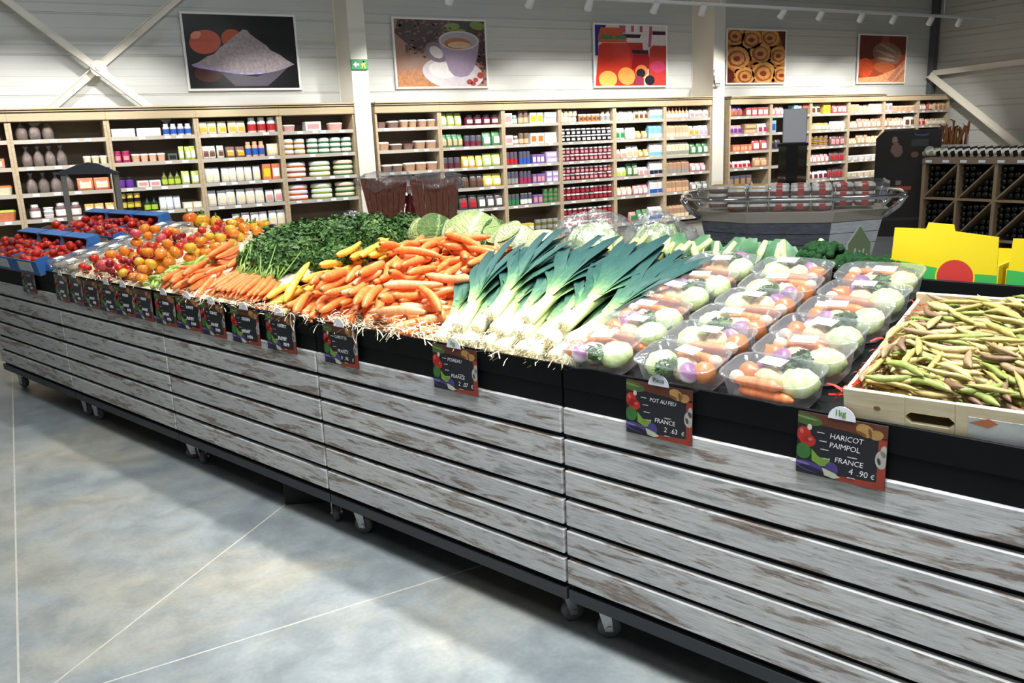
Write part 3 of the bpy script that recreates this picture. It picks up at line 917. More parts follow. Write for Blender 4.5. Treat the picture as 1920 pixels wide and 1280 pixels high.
_names = ['leftmost shelf bay', 'nut bag bay', 'blue tub bay', 'flour bay', 'rice cake bay', 'pastry tray bay', 'coffee bay', 'tea bay', 'jam jar bay', 'milk carton bay', 'bottle bay', 'biscuit bay', 'screen bay', 'cake pack bay', 'sliced bread bay', 'roll bay', 'corner snack bay']
_lab = ['wooden shelf bay cut off by the left edge of the picture', 'oak shelf bay holding bags of nuts, below the crossed braces', 'oak shelf bay with white and blue tubs on top shelf', 'oak shelf bay full of white flour pouches and orange boxes', 'oak shelf bay with stacked green snack packs beside the column', 'oak shelf bay with white lidded trays right of the column', 'oak shelf bay with black and yellow coffee pouches', 'oak shelf bay with purple boxes and navy tins', 'oak shelf bay filled with double rows of dark jam jars', 'oak shelf bay with sky blue drink cartons', 'oak shelf bay with tan cartons left of the second column', 'oak shelf bay with red boxes right of the second column', 'oak shelf bay partly hidden behind the grey screen', 'oak shelf bay with yellow box and plum pouches', 'oak shelf bay with white trays behind the black machine', 'oak shelf bay with plain fascia, second from the corner', 'oak shelf bay with plain fascia in the corner']
for (_x0, _x1, _d, _top, _spec), _nm, _lb in zip(BAYS, _names, _lab):
    bay(_x0, _x1, _lb, _top)
    goods(_x0, _x1, _spec, _nm)

# ------------------------------------------------------------------ produce island: five wheeled modules
t = NT('distressed_paint')
_v = t.coords('Object', (1.0, 1.0, 1.0), True)
_mp = t.n('ShaderNodeMapping')
_mp.inputs['Scale'].default_value = (2.2, 8, 16)
t.l(_v, _mp.inputs['Vector'])
_big = t.noise(1.9, 6, _mp.outputs[0], .68, .35)
_mp2 = t.n('ShaderNodeMapping')
_mp2.inputs['Scale'].default_value = (3.5, 20, 60)
t.l(_v, _mp2.inputs['Vector'])
_fine = t.noise(3.0, 6, _mp2.outputs[0], .7, .2)
_wide = t.noise(1.1, 3, _v, .5)
_paint = t.ramp(_fine, [(.30, lin('9a9a9a')), (.45, lin('b6b6b5')), (.62, lin('c8c8c7')), (.8, lin('dad9d6'))])
_wear = t.ramp(_big, [(.53, (0, 0, 0)), (.595, (1, 1, 1))])
_wood = t.ramp(_fine, [(.3, lin('5a4f48')), (.5, lin('8a7c73')), (.66, lin('b2aaa4'))])
_col = t.mix(_wear, _paint, _wood)
_dark = t.ramp(_big, [(.36, (1, 1, 1)), (.42, (0, 0, 0))])
_col = t.mix(_dark, _col, t.mix(.5, _paint, lin('5f5f5f')))
_tone = t.ramp(_wide, [(.3, (.90, .90, .92)), (.7, (1.08, 1.07, 1.04))])
t.l(t.mix(1.0, _col, _tone, 'MULTIPLY'), t.b.inputs['Base Color'])
t.s(Roughness=.55)
t.bump(_fine, .25, .002)
slat_mat = t.m
black_board = mat('black_board', lin('07080a'), .6, var=.15, scale=6, spec=.18)
frame_dark = mat('dark_steel', lin('2a2d31'), .5, var=.1, scale=6)
zinc = mat('zinc_steel', lin('b4b6b6'), .3, metal=.9)
tyre = mat('grey_rubber', lin('5c5a5c'), .6)

SEAM = [.20, 1.545, 2.79, 4.07, 5.36, 6.60]
RIDGE = .86
_m = MB()
_m.bbox(-.032, -.028, -.012, .032, .028, -.006, .002)
plate_me = _m.mesh('mount_plate', zinc)
_m = MB()
for _s in (-1, 1):
    _m.add([(-.018, _s * .021, -.014), (.026, _s * .021, -.014), (.026, _s * .017, -.014), (-.018, _s * .017, -.014), (.012, _s * .021, -.118), (.038, _s * .021, -.118), (.038, _s * .017, -.118), (.012, _s * .017, -.118)],
           [(0, 1, 5, 4), (3, 7, 6, 2), (0, 4, 7, 3), (1, 2, 6, 5), (4, 5, 6, 7), (0, 3, 2, 1)])
_m.box(-.018, -.021, -.02, .026, .021, -.012)
fork_me = _m.mesh('fork', zinc)
_m = MB()
_prof = [(.02, -.014), (.034, -.014), (.038, -.009), (.038, .009), (.034, .014), (.02, .014)]
_rs = []
for _r, _y in _prof:
    _rs.append([(.026 + _r * math.cos(2 * PI * j / 18), _y, -.108 + _r * math.sin(2 * PI * j / 18)) for j in range(18)])
_m.rings(_rs)
wheel_me = _m.mesh('wheel', tyre, True)
_m = MB()
_rs = [[(.026 + .009 * math.cos(2 * PI * j / 10), _y, -.108 + .009 * math.sin(2 * PI * j / 10)) for j in range(10)] for _y in (-.025, .025)]
_m.rings(_rs)
axle_me = _m.mesh('axle_bolt', zinc)
_m = MB()
_m.bbox(-.03, -.02, -.045, .02, .02, -.036, .003)
brake_me = _m.mesh('brake_lever', zinc)


def caster(parent, x, y, z, rz, brake=False):
    e = put('caster', plate_me, parent, loc=(x, y, z), rot=(0, 0, rz))
    for nm, me in (('fork', fork_me), ('wheel', wheel_me), ('axle_bolt', axle_me)) + ((('brake_lever', brake_me),) if brake else ()):
        put(nm, me, e)


MODLAB = ['nearest whitewashed slatted display module carrying the tray packs and bean crate', 'whitewashed slatted display module below the leeks and big carrots', 'whitewashed slatted display module below the bunched carrots', 'whitewashed slatted display module below the heirloom tomatoes', 'farthest whitewashed slatted display module below the blue crates']
for k in range(5):
    u0, u1 = SEAM[k] + .004, SEAM[k + 1] - .004
    L = u1 - u0
    r = empty('display_module', mtx=MDat(u1, 0, 0))
    tag(r, MODLAB[k], 'display unit', 'wheeled vegetable display modules')
    m = MB()
    m.box(.01, .022, .135, L - .01, 1.70, .16)
    m.box(-.0035, .024, .14, L + .0035, .04, .80)  # dark sheet widened past the module edges to block light in the seams
    m.box(.012, .024, .16, .03, 1.70, .78)
    m.box(L - .03, .024, .16, L - .012, 1.70, .78)
    m.box(.012, 1.68, .16, L - .012, 1.70, .78)
    put('carcass', m.mesh('carcass', frame_dark), r)
    m = MB()
    m.bbox(0, .004, .137, L, .022, .178, .002)
    put('base_rail', m.mesh('base_rail', frame_dark), r)
    for q in range(6):
        z1 = .782 - q * .1
        m = MB()
        m.bbox(.001, 0, z1 - .083, L - .001, .02, z1, .0035)
        put('slat', m.mesh('slat', slat_mat), r)
        m = MB()
        m.bbox(.001, 1.70, z1 - .083, L - .001, 1.72, z1, .0035)
        put('slat', m.mesh('slat', slat_mat), r)
    m = MB()
    m.bbox(.0, .006, .845, L, .014, .915, .002)
    m.box(.0, .010, .784, L, .02, .847)
    put('front_board', m.mesh('front_board', black_board), r)
    m = MB()
    m.bbox(.0, 1.706, .784, L, 1.714, .915, .002)
    put('rear_board', m.mesh('rear_board', black_board), r)
    m = MB()
    m.add([(.0, .014, BED0), (L, .014, BED0), (L, RIDGE, bedz(RIDGE)), (.0, RIDGE, bedz(RIDGE)), (.0, .014, BED0 - .015), (L, .014, BED0 - .015), (L, RIDGE, bedz(RIDGE) - .015), (.0, RIDGE, bedz(RIDGE) - .015)], [(0, 1, 2, 3), (7, 6, 5, 4), (0, 4, 5, 1), (3, 2, 6, 7), (0, 3, 7, 4), (1, 5, 6, 2)])
    put('sloping_bed', m.mesh('sloping_bed', black_board), r)
    m = MB()
    m.add([(.0, RIDGE + .02, bedz(RIDGE) - .02), (L, RIDGE + .02, bedz(RIDGE) - .02), (L, 1.706, BED0), (.0, 1.706, BED0), (.0, RIDGE + .02, bedz(RIDGE) - .035), (L, RIDGE + .02, bedz(RIDGE) - .035), (L, 1.706, BED0 - .015), (.0, 1.706, BED0 - .015)], [(0, 1, 2, 3), (7, 6, 5, 4), (0, 4, 5, 1), (3, 2, 6, 7), (0, 3, 7, 4), (1, 5, 6, 2)])
    put('rear_bed', m.mesh('rear_bed', black_board), r)
    m = MB()
    m.bbox(0, RIDGE, bedz(RIDGE) - .05, L, RIDGE + .014, bedz(RIDGE) + .045, .002)
    put('ridge_board', m.mesh('ridge_board', black_board), r)
    for x0 in (.001, L - .011):
        prof = [(.022, .78), (.022, BED0 - .016), (RIDGE, bedz(RIDGE) - .016), (RIDGE + .02, bedz(RIDGE) - .036), (1.70, BED0 - .016), (1.70, .78)]
        m = MB()
        m.rings([[(x, y, z) for y, z in prof] for x in (x0, x0 + .01)])
        put('end_cheek', m.mesh('end_cheek', black_board), r)
    for sx, rz in ((.07, .35), (L - .07, .55)):
        for sy in (.08, 1.62):
            _rz = rz + random.uniform(-.5, .5)
            if k == 2 and sx > .1:
                _rz = 2.5
            if k == 2 and sx < .1:
                _rz = 2.2
            caster(r, sx, sy, .135 + .012, _rz, _rz > 2)
m = MB()
m.bbox(-.30, -.30, 0, .30, .30, .128, .004)
_o = put('floor_plinth_box', m.mesh('plinth_box', mat('matt_black', lin('0e0f10'), .7)), loc=(1.255, 3.79, 0), rot=(0, 0, math.radians(-27)))
tag(_o, 'matt black box standing on the floor under the display', 'box')

# ------------------------------------------------------------------ handwritten price cards
card_black = mat('card_black', lin('1b1c22'), .35, var=.1)
card_print = mat('card_print', (1, 1, 1), .3, objcol=True, var=.25, scale=40)
chalk = mat('chalk_pen', lin('e8e8ea'), .6)
m = MB(); m.bbox(-.105, 0, -.155, .105, .003, 0, .0012); card_me = m.mesh('card', card_black)


def flat(pts, y):
    mm = MB()
    for pl in (pts if isinstance(pts[0][0], tuple) else [pts]):
        mm.poly([(max(-.1045, min(.1045, x)), y, max(-.1545, min(-.0005, z))) for x, z in pl])
    return mm


CP = []
for nm, col, pts, y in (
        ('printed_border', '6e3a28', [(-.105, -.032), (-.055, -.026), (.02, -.03), (.06, -.036), (.105, -.034), (.105, 0), (-.105, 0)], -.0002),
        ('printed_border', 'a8402c', [(.086, -.03), (.105, -.03), (.105, -.155), (-.01, -.155), (-.01, -.143), (.086, -.138)], -.0002),
        ('printed_cucumber', '55703a', blob(-.082, -.018, .038, .014, 16, -.1), -.0004),
        ('printed_potato', 'c89a5c', [blob(.055, -.020, .022, .015, 12, -.3), blob(.08, -.026, .016, .012, 12, .2)], -.0005),
        ('printed_tomato', 'c8302a', [blob(-.088, -.056, .018, .020, 14), blob(-.078, -.070, .020, .016, 14)], -.0005),
        ('printed_radish', 'e8e2c8', [blob(-.075, -.036, .006, .008, 8)], -.0007),
        ('printed_pepper', '3f7d3a', [blob(-.088, -.098, .019, .020, 14)], -.0006),
        ('printed_mangetout', '86b040', [[(-.068, -.088), (-.050, -.105), (-.034, -.107), (-.022, -.103), (-.024, -.124), (-.044, -.128), (-.066, -.118)]], -.0008),
        ('printed_aubergine', '54468e', [blob(-.072, -.134, .040, .0125, 18, -.12), blob(-.018, -.130, .016, .018, 14)], -.0009),
        ('printed_leek', 'd8dcc0', [[(-.04, -.13), (-.01, -.138), (.004, -.146), (-.012, -.152), (-.034, -.148)]], -.0011),
        ('printed_highlight', 'e07060', [blob(-.094, -.048, .005, .007, 8, .3), blob(-.072, -.066, .006, .004, 8)], -.0007),
        ('printed_shade', '241c3c', [blob(-.066, -.139, .032, .006, 12, -.14)], -.0010),
        ('printed_highlight', '8a80c0', [blob(-.088, -.128, .018, .003, 10, -.1)], -.0010),
        ('printed_shade', '8a5a2c', [blob(.066, -.024, .004, .012, 8, .2), blob(.046, -.028, .014, .004, 8, -.3)], -.0007),
        ('printed_highlight', '86a060', [blob(-.086, -.014, .03, .003, 10, -.1)], -.0006),
        ('printed_shade', '4a443e', [blob(.089, -.086, .004, .009, 8, .3)], -.0008),
        ('printed_mushroom', 'c8c0b8', [blob(.094, -.082, .014, .022, 14), blob(.099, -.062, .008, .015, 10)], -.0006)):
    CP.append((nm, tuple(c * .72 for c in lin(col)), flat(pts, y).mesh(nm, card_print)))
m = MB()
for _x, _z, _w in ((-.056, -.046, .022), (-.050, -.066, .022), (-.046, -.086, .024), (-.040, -.108, .022), (.018, -.092, .028), (.02, -.142, .022)):
    m.box(_x, -.0012, _z, _x + _w * .8, -.0004, _z + .002)
dash_me = m.mesh('printed_fields', mat('field_print', lin('a8a8ac'), .6))
m = MB()
_arc = [(.032 * math.cos(PI * i / 18), .032 * math.sin(PI * i / 18)) for i in range(19)]
m.rings([[(x, y, z) for x, z in _arc] for y in (.0008, .0028)])
disc_me = m.mesh('price_disc', mat('disc_white', lin('dfe1e6'), .35))


def text(parent, s, x, z, size, m, y=-.0012, shear=0., name='handwriting', bold=.0):
    cu = bpy.data.curves.new('lettering', 'FONT')
    cu.body = s
    cu.size = size
    cu.shear = shear
    cu.offset = bold
    cu.resolution_u = 2
    cu.space_character = .95
    cu.materials.append(m)
    tmp = put('lettering', cu)
    me = bpy.data.meshes.new_from_object(tmp.evaluated_get(bpy.context.evaluated_depsgraph_get()))
    bpy.data.objects.remove(tmp)
    bpy.data.curves.remove(cu)
    return put(name, me, parent, loc=(x, y, z), rot=(PI / 2, 0, 0))


green_ink = mat('green_ink', lin('5f8a1e'), .5)
grey_ink = mat('grey_ink', lin('5f6a66'), .5)


def price_card(u, lines, disc, label, dz=.0, tiltz=0., detail=True):
    r = empty('price_card', mtx=MDat(u, -.006, .912 + dz, tiltz, -.02))
    tag(r, label, 'price card', 'handwritten price cards along the display front')
    put('card', card_me, r)
    for nm, col, me in CP:
        put(nm, me, r, color=col)
    put('printed_fields', dash_me, r)
    if disc is not None:
        d = put('price_disc', disc_me, r, loc=(.0, -.003, -.004))
        if disc:
            text(d, disc[0], -.017, .010, disc[2], disc[1], -.0006, 0, 'disc_lettering', .0004)
    for (s, x, z, sz) in lines:
        text(r, s, x, z, sz * .95, chalk, bold=-.0001, shear=.12)


price_card(.704, [('HARICOT', -.026, -.054, .0195), ('PAIMPOL', -.026, -.076, .0195), ('FRANCE', -.012, -.110, .0195), ('4', .022, -.132, .022), ('.90', .042, -.132, .022), ('€', .072, -.132, .016)], ('1kg', green_ink, .020), 'price card reading HARICOT PAIMPOL below the bean crate')
price_card(1.2, [('POT AU FEU', -.028, -.052, .0165), ('FRANCE', -.012, -.108, .019), ('2', .018, -.130, .021), ('.63', .038, -.130, .021), ('€', .072, -.130, .016)], ('Pièce', grey_ink, .018), 'price card reading POT AU FEU below the tray packs')
price_card(1.99, [('POIREAU', -.032, -.052, .018), ('FRANCE', -.018, -.106, .019), ('2', .015, -.130, .022), ('.07', .036, -.130, .022), ('€', .074, -.130, .018)], ('1kg', green_ink, .02), 'price card reading POIREAU below the leeks')
price_card(2.61, [('CAROTTE', -.032, -.050, .018), ('FRANCE', -.018, -.104, .019), ('0', .0, -.130, .022), ('.96', .022, -.130, .022), ('€', .068, -.130, .018)], ('', green_ink, .02), 'price card reading CAROTTE below the big carrots')
scribble = []
for _q in range(3):
    m = MB()
    for _z in (-.052, -.106, -.128):
        x = -.03 + random.uniform(0, .02) + (.03 if _z < -.12 else 0)
        for _c in range(6 if _z > -.12 else 4):
            a = random.uniform(.3, 1)
            m.box(x, -.0014, _z, x + .003, -.0006, _z + .014)
            m.box(x, -.0014, _z + .012 * a, x + .008, -.0006, _z + .012 * a + .003)
            x += .0105
    scribble.append(m.mesh('handwriting', chalk))
_cu = [3.01, 3.28, 3.55, 3.77, 4.0, 4.23, 4.44, 4.64, 4.86, 5.06, 5.26, 5.78]
_cl = ['with a string loop, below the yellow carrots', 'below the bunched carrot tips', 'below the purple carrots', 'below the loose orange carrots', 'below the small green peppers', 'sixth from the string-looped card', 'seventh from the string-looped card', 'eighth from the string-looped card', 'ninth from the string-looped card', 'tenth from the string-looped card', 'at the end of the tomato row', 'below the blue tomato crates']
for _i, (_u, _l) in enumerate(zip(_cu, _cl)):
    _before = set(o.name for o in C.objects) if False else None
    price_card(_u, [], ('', green_ink, .02) if _i % 3 != 2 or _i < 5 else None, 'handwritten price card ' + _l, dz=random.uniform(-.006, .004), tiltz=random.uniform(-.05, .05))
    _card = [o for o in C.objects if o.name.startswith('price_card')][-1]
    put('handwriting', scribble[_i % 3], _card)
m = MB()
_loop = []
for _i in range(22):
    a = 2 * PI * _i / 21
    _loop.append((.108 + .013 * math.cos(a) + .004 * math.sin(3 * a), -.012 + .003 * math.sin(2 * a), -.02 + .036 * math.sin(a)))
m.tube(_loop, .0014, 5)
for _u, _lb in ((3.01, 'white string loop hanging on the card below the yellow carrots'), (2.61, 'white string loop hanging on the card reading CAROTTE')):
    _o = put('string_loop', m.mesh('string', mat('string_white', (.8, .8, .78), .7)), mtx=MDat(_u, -.004, .915))
    tag(_o, _lb, 'string')

# ------------------------------------------------------------------ heap helper: drops rods and balls onto a height map
class Heap:
    def __init__(self, s0, s1, d0, d1, base, res=.005):
        self.s0, self.d0, self.res = s0, d0, res
        self.nx, self.ny = int((s1 - s0) / res) + 1, int((d1 - d0) / res) + 1
        X, Y = np.meshgrid(s0 + np.arange(self.nx) * res, d0 + np.arange(self.ny) * res, indexing='ij')
        self.X, self.Y = X, Y
        self.H = base(X, Y)

    def win(self, x, y, r):
        i0, i1 = max(0, int((x - r - self.s0) / self.res)), min(self.nx, int((x + r - self.s0) / self.res) + 2)
        j0, j1 = max(0, int((y - r - self.d0) / self.res)), min(self.ny, int((y + r - self.d0) / self.res) + 2)
        return slice(i0, max(i0 + 1, i1)), slice(j0, max(j0 + 1, j1))

    def sup(self, x, y, r):
        a, b = self.win(x, y, r)
        q = r * r - (self.X[a, b] - x) ** 2 - (self.Y[a, b] - y) ** 2
        ok = q > 0
        if not ok.any():
            return float(self.H[a, b].max()) + r if self.H[a, b].size else BED0
        return float((self.H[a, b][ok] + np.sqrt(q[ok])).max())

    def fill(self, x, y, z, r):
        a, b = self.win(x, y, r)
        q = r * r - (self.X[a, b] - x) ** 2 - (self.Y[a, b] - y) ** 2
        ok = q > 0
        if ok.any():
            h = self.H[a, b]
            h[ok] = np.maximum(h[ok], z + np.sqrt(q[ok]))

    def rod(self, x, y, ang, L, rads, maxb=.55):
        K = len(rads)
        ts = np.linspace(-.5, .5, K) * L
        zs = np.array([self.sup(x + t * math.cos(ang), y + t * math.sin(ang), r) for t, r in zip(ts, rads)])
        ia = int(np.argmax(zs[:K // 2]))
        ib = K // 2 + int(np.argmax(zs[K // 2:]))
        b = (zs[ib] - zs[ia]) / (ts[ib] - ts[ia])
        b = max(-maxb, min(maxb, b))
        a = float((zs - b * ts).max())
        return a, b, ts

    def commit(self, x, y, ang, a, b, ts, rads):
        for t, r in zip(ts, rads):
            self.fill(x + t * math.cos(ang), y + t * math.sin(ang), a + b * t, r)

    def ball(self, x, y, r):
        return self.sup(x, y, r)


def rod_matrix(x, y, z, ang, slope, roll=0.):
    d = Vector((math.cos(ang), math.sin(ang), slope)).normalized()
    s = Vector((-math.sin(ang), math.cos(ang), 0))
    u = d.cross(s)
    R = Matrix(((d.x, s.x, u.x, x), (d.y, s.y, u.y, y), (d.z, s.z, u.z, z), (0, 0, 0, 1)))
    return MD @ R @ Matrix.Rotation(roll, 4, 'X')

# ------------------------------------------------------------------ wood wool and carrots
def smooth(x):
    x = np.clip(x, 0, 1)
    return x * x * (3 - 2 * x)


def mound(name, u0, u1, base, m, label, cat, d1=RIDGE - .01, nx=26, ny=22, kind='stuff'):
    mb = MB()
    s = np.linspace(-u1, -u0, nx)
    d = np.linspace(.02, d1, ny)
    X, Y = np.meshgrid(s, d, indexing='ij')
    Z = base(X, Y)
    for i in range(nx):
        for j in range(ny):
            mb.v.append((float(X[i, j]), float(Y[i, j]), float(Z[i, j])))
    for i in range(nx - 1):
        for j in range(ny - 1):
            mb.f.append((i * ny + j, (i + 1) * ny + j, (i + 1) * ny + j + 1, i * ny + j + 1))
    o = put(name, mb.mesh(name, m, True), mtx=MD.copy())
    tag(o, label, cat, kind=kind)
    return o


straw_mat = mat('wood_wool', lin('efe2c2'), .7, var=.15, scale=30)


def strands(name, pts, n, L, r, m, label, cat='straw', mtx=None, lift=.02):
    """curly flat strands around the given points (local island coordinates)"""
    V, F = [], []
    P = np.array(pts)
    for k in range(n):
        c = P[rng.integers(len(P))] + rng.normal(0, 1, 3) * np.array([.03, .02, .006])
        a, cur = rng.uniform(0, 2 * PI), rng.normal(0, 5)
        ln = L * rng.uniform(.5, 1.3)
        q = np.array(c)
        el = rng.normal(.1, .3)
        o = len(V)
        ns = 6
        for i in range(ns):
            d = np.array([math.cos(a) * math.cos(el), math.sin(a) * math.cos(el), math.sin(el)])
            side = np.array([-math.sin(a), math.cos(a), .4]) * r
            V.append(q - side)
            V.append(q + side)
            q = q + d * ln / ns
            a += cur * ln / ns * 2
            el -= .12
        for i in range(ns - 1):
            F.append((o + 2 * i, o + 2 * i + 1, o + 2 * i + 3, o + 2 * i + 2))
    ob = put(name, np_mesh(name, V, F, m), mtx=MD.copy() if mtx is None else mtx)
    tag(ob, label, cat, kind='stuff')
    return ob


def carrot_mat(name, a, b, c):
    t = NT(name)
    v = t.coords('Object', (55, 6, 6), True)
    f = t.noise(2.0, 4, v, .6)
    col = t.ramp(f, [(.3, lin(a)), (.5, lin(b)), (.75, lin(c))])
    t.l(col, t.b.inputs['Base Color'])
    t.s(Roughness=.42)
    t.b.inputs['Subsurface Weight'].default_value = .0
    t.bump(f, .25, .0015)
    return t.m


CAR = carrot_mat('carrot_skin', 'd4692e', 'e67f3e', 'ee9a60')
CARY = carrot_mat('yellow_carrot_skin', 'd9a02a', 'ecc04a', 'f2d070')
CARP = carrot_mat('purple_carrot_skin', '3a2226', '4e2f30', '6b4038')
CARL = carrot_mat('pale_carrot_skin', 'e68e58', 'eea472', 'f2b48a')
CAPM = mat('carrot_crown', lin('6f5a2a'), .7, var=.3, scale=60)
RPROF = [.35, .82, 1, 1, .96, .90, .82, .72, .58, .24]


def carrot_mesh(L, r, bend, m, tip=1.0):
    K = len(RPROF)
    pts, rad = [], []
    for i, k in enumerate(RPROF):
        f = i / (K - 1)
        pts.append((-L / 2 + L * f, bend * math.sin(PI * f) * (1 if f < .7 else 1.1), .15 * bend * math.sin(2 * PI * f)))
        rad.append(r * (k if f < .5 else (1 - (1 - k) * tip)) * random.uniform(.96, 1.04))
    rad[-1] = r * .22
    mb = MB()
    mb.tube(pts, rad, 10)
    c = MB()
    c.tube([(-L / 2 - .004, 0, 0), (-L / 2 + .002, 0, 0)], [r * .2, r * .42], 7)
    return mb.mesh('carrot', m, True), c.mesh('crown', CAPM, True), [r * k for k in RPROF], L


def carrot_set(m, specs):
    return [carrot_mesh(L, r, b, m, tp) for L, r, b, tp in specs]


BIG = carrot_set(CAR, [(.25, .0185, .010, .65), (.22, .0175, -.012, .55), (.19, .0165, .014, .5), (.28, .020, -.008, .7), (.24, .016, .020, .6), (.17, .016, .004, .45)])
BIG2 = carrot_set(CARL, [(.24, .0175, .012, .6), (.20, .0165, -.01, .5), (.27, .018, .006, .65)])
YEL = carrot_set(CARY, [(.29, .0175, .008, .8), (.26, .016, -.01, .9)])
PUR = carrot_set(CARP, [(.22, .013, .006, 1.), (.2, .012, -.006, 1.)])
SLIM = carrot_set(CAR, [(.24, .0155, .008, 1.), (.21, .0145, -.01, 1.), (.26, .0165, .004, 1.)])


def place_words(label, x, y, an, longer, u_lo, u_hi):
    f = (-x - u_lo) / (u_hi - u_lo)
    side = 'far left' if f > .8 else 'left' if f > .6 else 'centre' if f > .4 else 'right' if f > .2 else 'far right'
    dep = 'front edge' if y < .12 else 'front half' if y < .34 else 'middle' if y < .5 else 'rear half' if y < .7 else 'back edge'
    a = math.degrees(an) % 180
    head = 'pointing away' if 60 < a < 150 else 'lying crosswise'
    return '%s%s, %s, %s %s' % ('long ' if longer else 'short ', label, head, side, dep)


def drop_carrots(heap, specs, n, inside, angf, label, group, tries=7, sink=.003, edge=.06, name='carrot'):
    done = 0
    for k in range(n):
        me, cr, rads, L = random.choice(specs)
        best = None
        for q in range(tries):
            x, y = random.uniform(heap.s0 + edge, heap.s0 + heap.nx * heap.res - edge), random.uniform(.03, RIDGE - .03)
            if not inside(-x, y):
                continue
            an = angf(-x, y)
            ex, ey = abs(math.cos(an)) * L / 2, abs(math.sin(an)) * L / 2
            if y - ey < -.02 or y + ey > RIDGE + .05:
                continue
            a, b, ts = heap.rod(x, y, an, L, rads)
            g = float(a - bedz(y)) + abs(b) * .08
            if best is None or g < best[0]:
                best = (g, x, y, an, a, b, ts)
        if best is None:
            continue
        g, x, y, an, a, b, ts = best
        heap.commit(x, y, an, a - sink, b, ts, rads)
        o = put(name, me, mtx=rod_matrix(x, y, a - sink, an, b, random.uniform(0, 6.28)))
        put('crown', cr, o)
        tag(o, place_words(label, x, y, an, L > .215, -heap.s0 - heap.nx * heap.res, -heap.s0), 'carrot', group)
        done += 1
    return done


def carrot_base(X, Y):
    u = -X
    c = smooth((Y - .0) / .22) * smooth((RIDGE + .06 - Y) / .3)
    e = smooth((3.16 + .10 * Y - u) / .18) * smooth((u - (2.02 + .36 * Y)) / .18)
    return BED0 + .2 * Y + .006 + .012 * c * e


mound('buried_carrots', 2.0, 3.32, carrot_base, mat('buried_carrots', lin('b8622c'), .7, var=.5, scale=40, bump=.6), 'buried lower layer of the big carrot heap', 'carrots')
_h = Heap(-3.36, -2.06, -.02, RIDGE + .05, carrot_base)
_in = lambda u, d: u < 3.03 and u > 2.20 + .34 * d


def _ang(u, d):
    if u > 2.72 or (d < .22 and u > 2.45):
        return math.radians(random.gauss(119, 9)) + (PI if random.random() < .35 else 0)
    if random.random() < .5:
        return math.radians(random.gauss(125, 40)) + (PI if random.random() < .5 else 0)
    return random.uniform(0, 2 * PI)


_NC = drop_carrots(_h, BIG + BIG + BIG2, 140, _in, _ang, 'thick carrot in the heap by the leeks', 'big loose carrots beside the leeks')
_iny = lambda u, d: 3.05 < u < 3.25 and d < .68
drop_carrots(_h, YEL, 32, _iny, lambda u, d: math.radians(random.gauss(118, 5)), 'yellow carrot beside the carrot greens', 'yellow carrots', 9)

# ---- loose slim carrots, purple carrots, further left
def slim_base(X, Y):
    return BED0 + .2 * Y + .012 + .03 * smooth(Y / .2)


mound('wood_wool_bed', 3.32, 4.16, slim_base, straw_mat, 'cream wood wool bedding under the slim carrots', 'straw')
_h2 = Heap(-4.22, -3.22, -.02, RIDGE, slim_base)
drop_carrots(_h2, SLIM, 46, lambda u, d: 3.76 - .02 * d < u < 4.12 + .02 * d and d < .47, lambda u, d: math.radians(random.gauss(122, 9)) + (PI if random.random() < .4 else 0), 'slim carrot beside the tomatoes', 'slim loose carrots', 8)
drop_carrots(_h2, PUR, 12, lambda u, d: 3.66 < u < 3.78 and d < .34, lambda u, d: math.radians(random.gauss(120, 6)), 'dark purple carrot', 'purple carrots', 8, name='purple_carrot')

# ---- bunched carrots with feathery tops
def leaf_cloud(n, fn, size, elong=1.0, jit=.5, up=.4):
    """n small folded leaflets; fn(n) gives points and outward directions"""
    P, Nn = fn(n)
    d = Nn + rng.normal(0, jit, (n, 3))
    d[:, 2] += up * .3
    d /= np.linalg.norm(d, axis=1)[:, None] + 1e-9
    t = np.cross(d, rng.normal(0, 1, (n, 3)))
    t /= np.linalg.norm(t, axis=1)[:, None] + 1e-9
    b = np.cross(d, t)
    s = size * rng.uniform(.6, 1.3, (n, 1))
    v0 = P - t * s * .2
    v1 = P + b * s * .55 * 1 + t * s * .5 + d * s * .18
    v2 = P + t * s * 1.1 * elong
    v3 = P - b * s * .55 + t * s * .5 + d * s * .18
    V = np.stack([v0, v1, v2, v3], 1).reshape(-1, 3)
    i = np.arange(n)[:, None] * 4
    F = np.concatenate([i + np.array([[0, 1, 2]]), i + np.array([[0, 2, 3]])], 0)
    return V, F


def ellipsoid_shell(c, r, lo=.7):
    def fn(n):
        d = rng.normal(0, 1, (n, 3))
        d /= np.linalg.norm(d, axis=1)[:, None]
        d[:, 2] = np.abs(d[:, 2]) * np.where(rng.random(n) < .85, 1, -1)
        lump = 1 + .13 * np.sin(9 * d[:, 0] + 3 * d[:, 1] + c[0] * 20) * np.cos(8 * d[:, 1] - 2 * d[:, 2]) + .07 * np.sin(19 * d[:, 0]) * np.sin(17 * d[:, 1])
        k = rng.uniform(lo, 1.0, (n, 1)) * lump[:, None]
        return np.array(c) + d * np.array(r) * k, d
    return fn


def green_mat(name, a, b, c, rough=.5, scale=14):
    t = NT(name)
    f = t.noise(scale, 4, t.coords('Object', None, True), .6)
    t.l(t.ramp(f, [(.3, lin(a)), (.5, lin(b)), (.7, lin(c))]), t.b.inputs['Base Color'])
    t.s(Roughness=rough)
    t.b.inputs['Specular IOR Level'].default_value = .35
    return t.m


CTOP = green_mat('carrot_top_green', '26441c', '3f622e', '688644')
PARS = green_mat('parsley_green', '28481f', '426830', '70904c')
STEMG = green_mat('stem_green', '5c8a34', '7fa34a', 'a3bb6a')

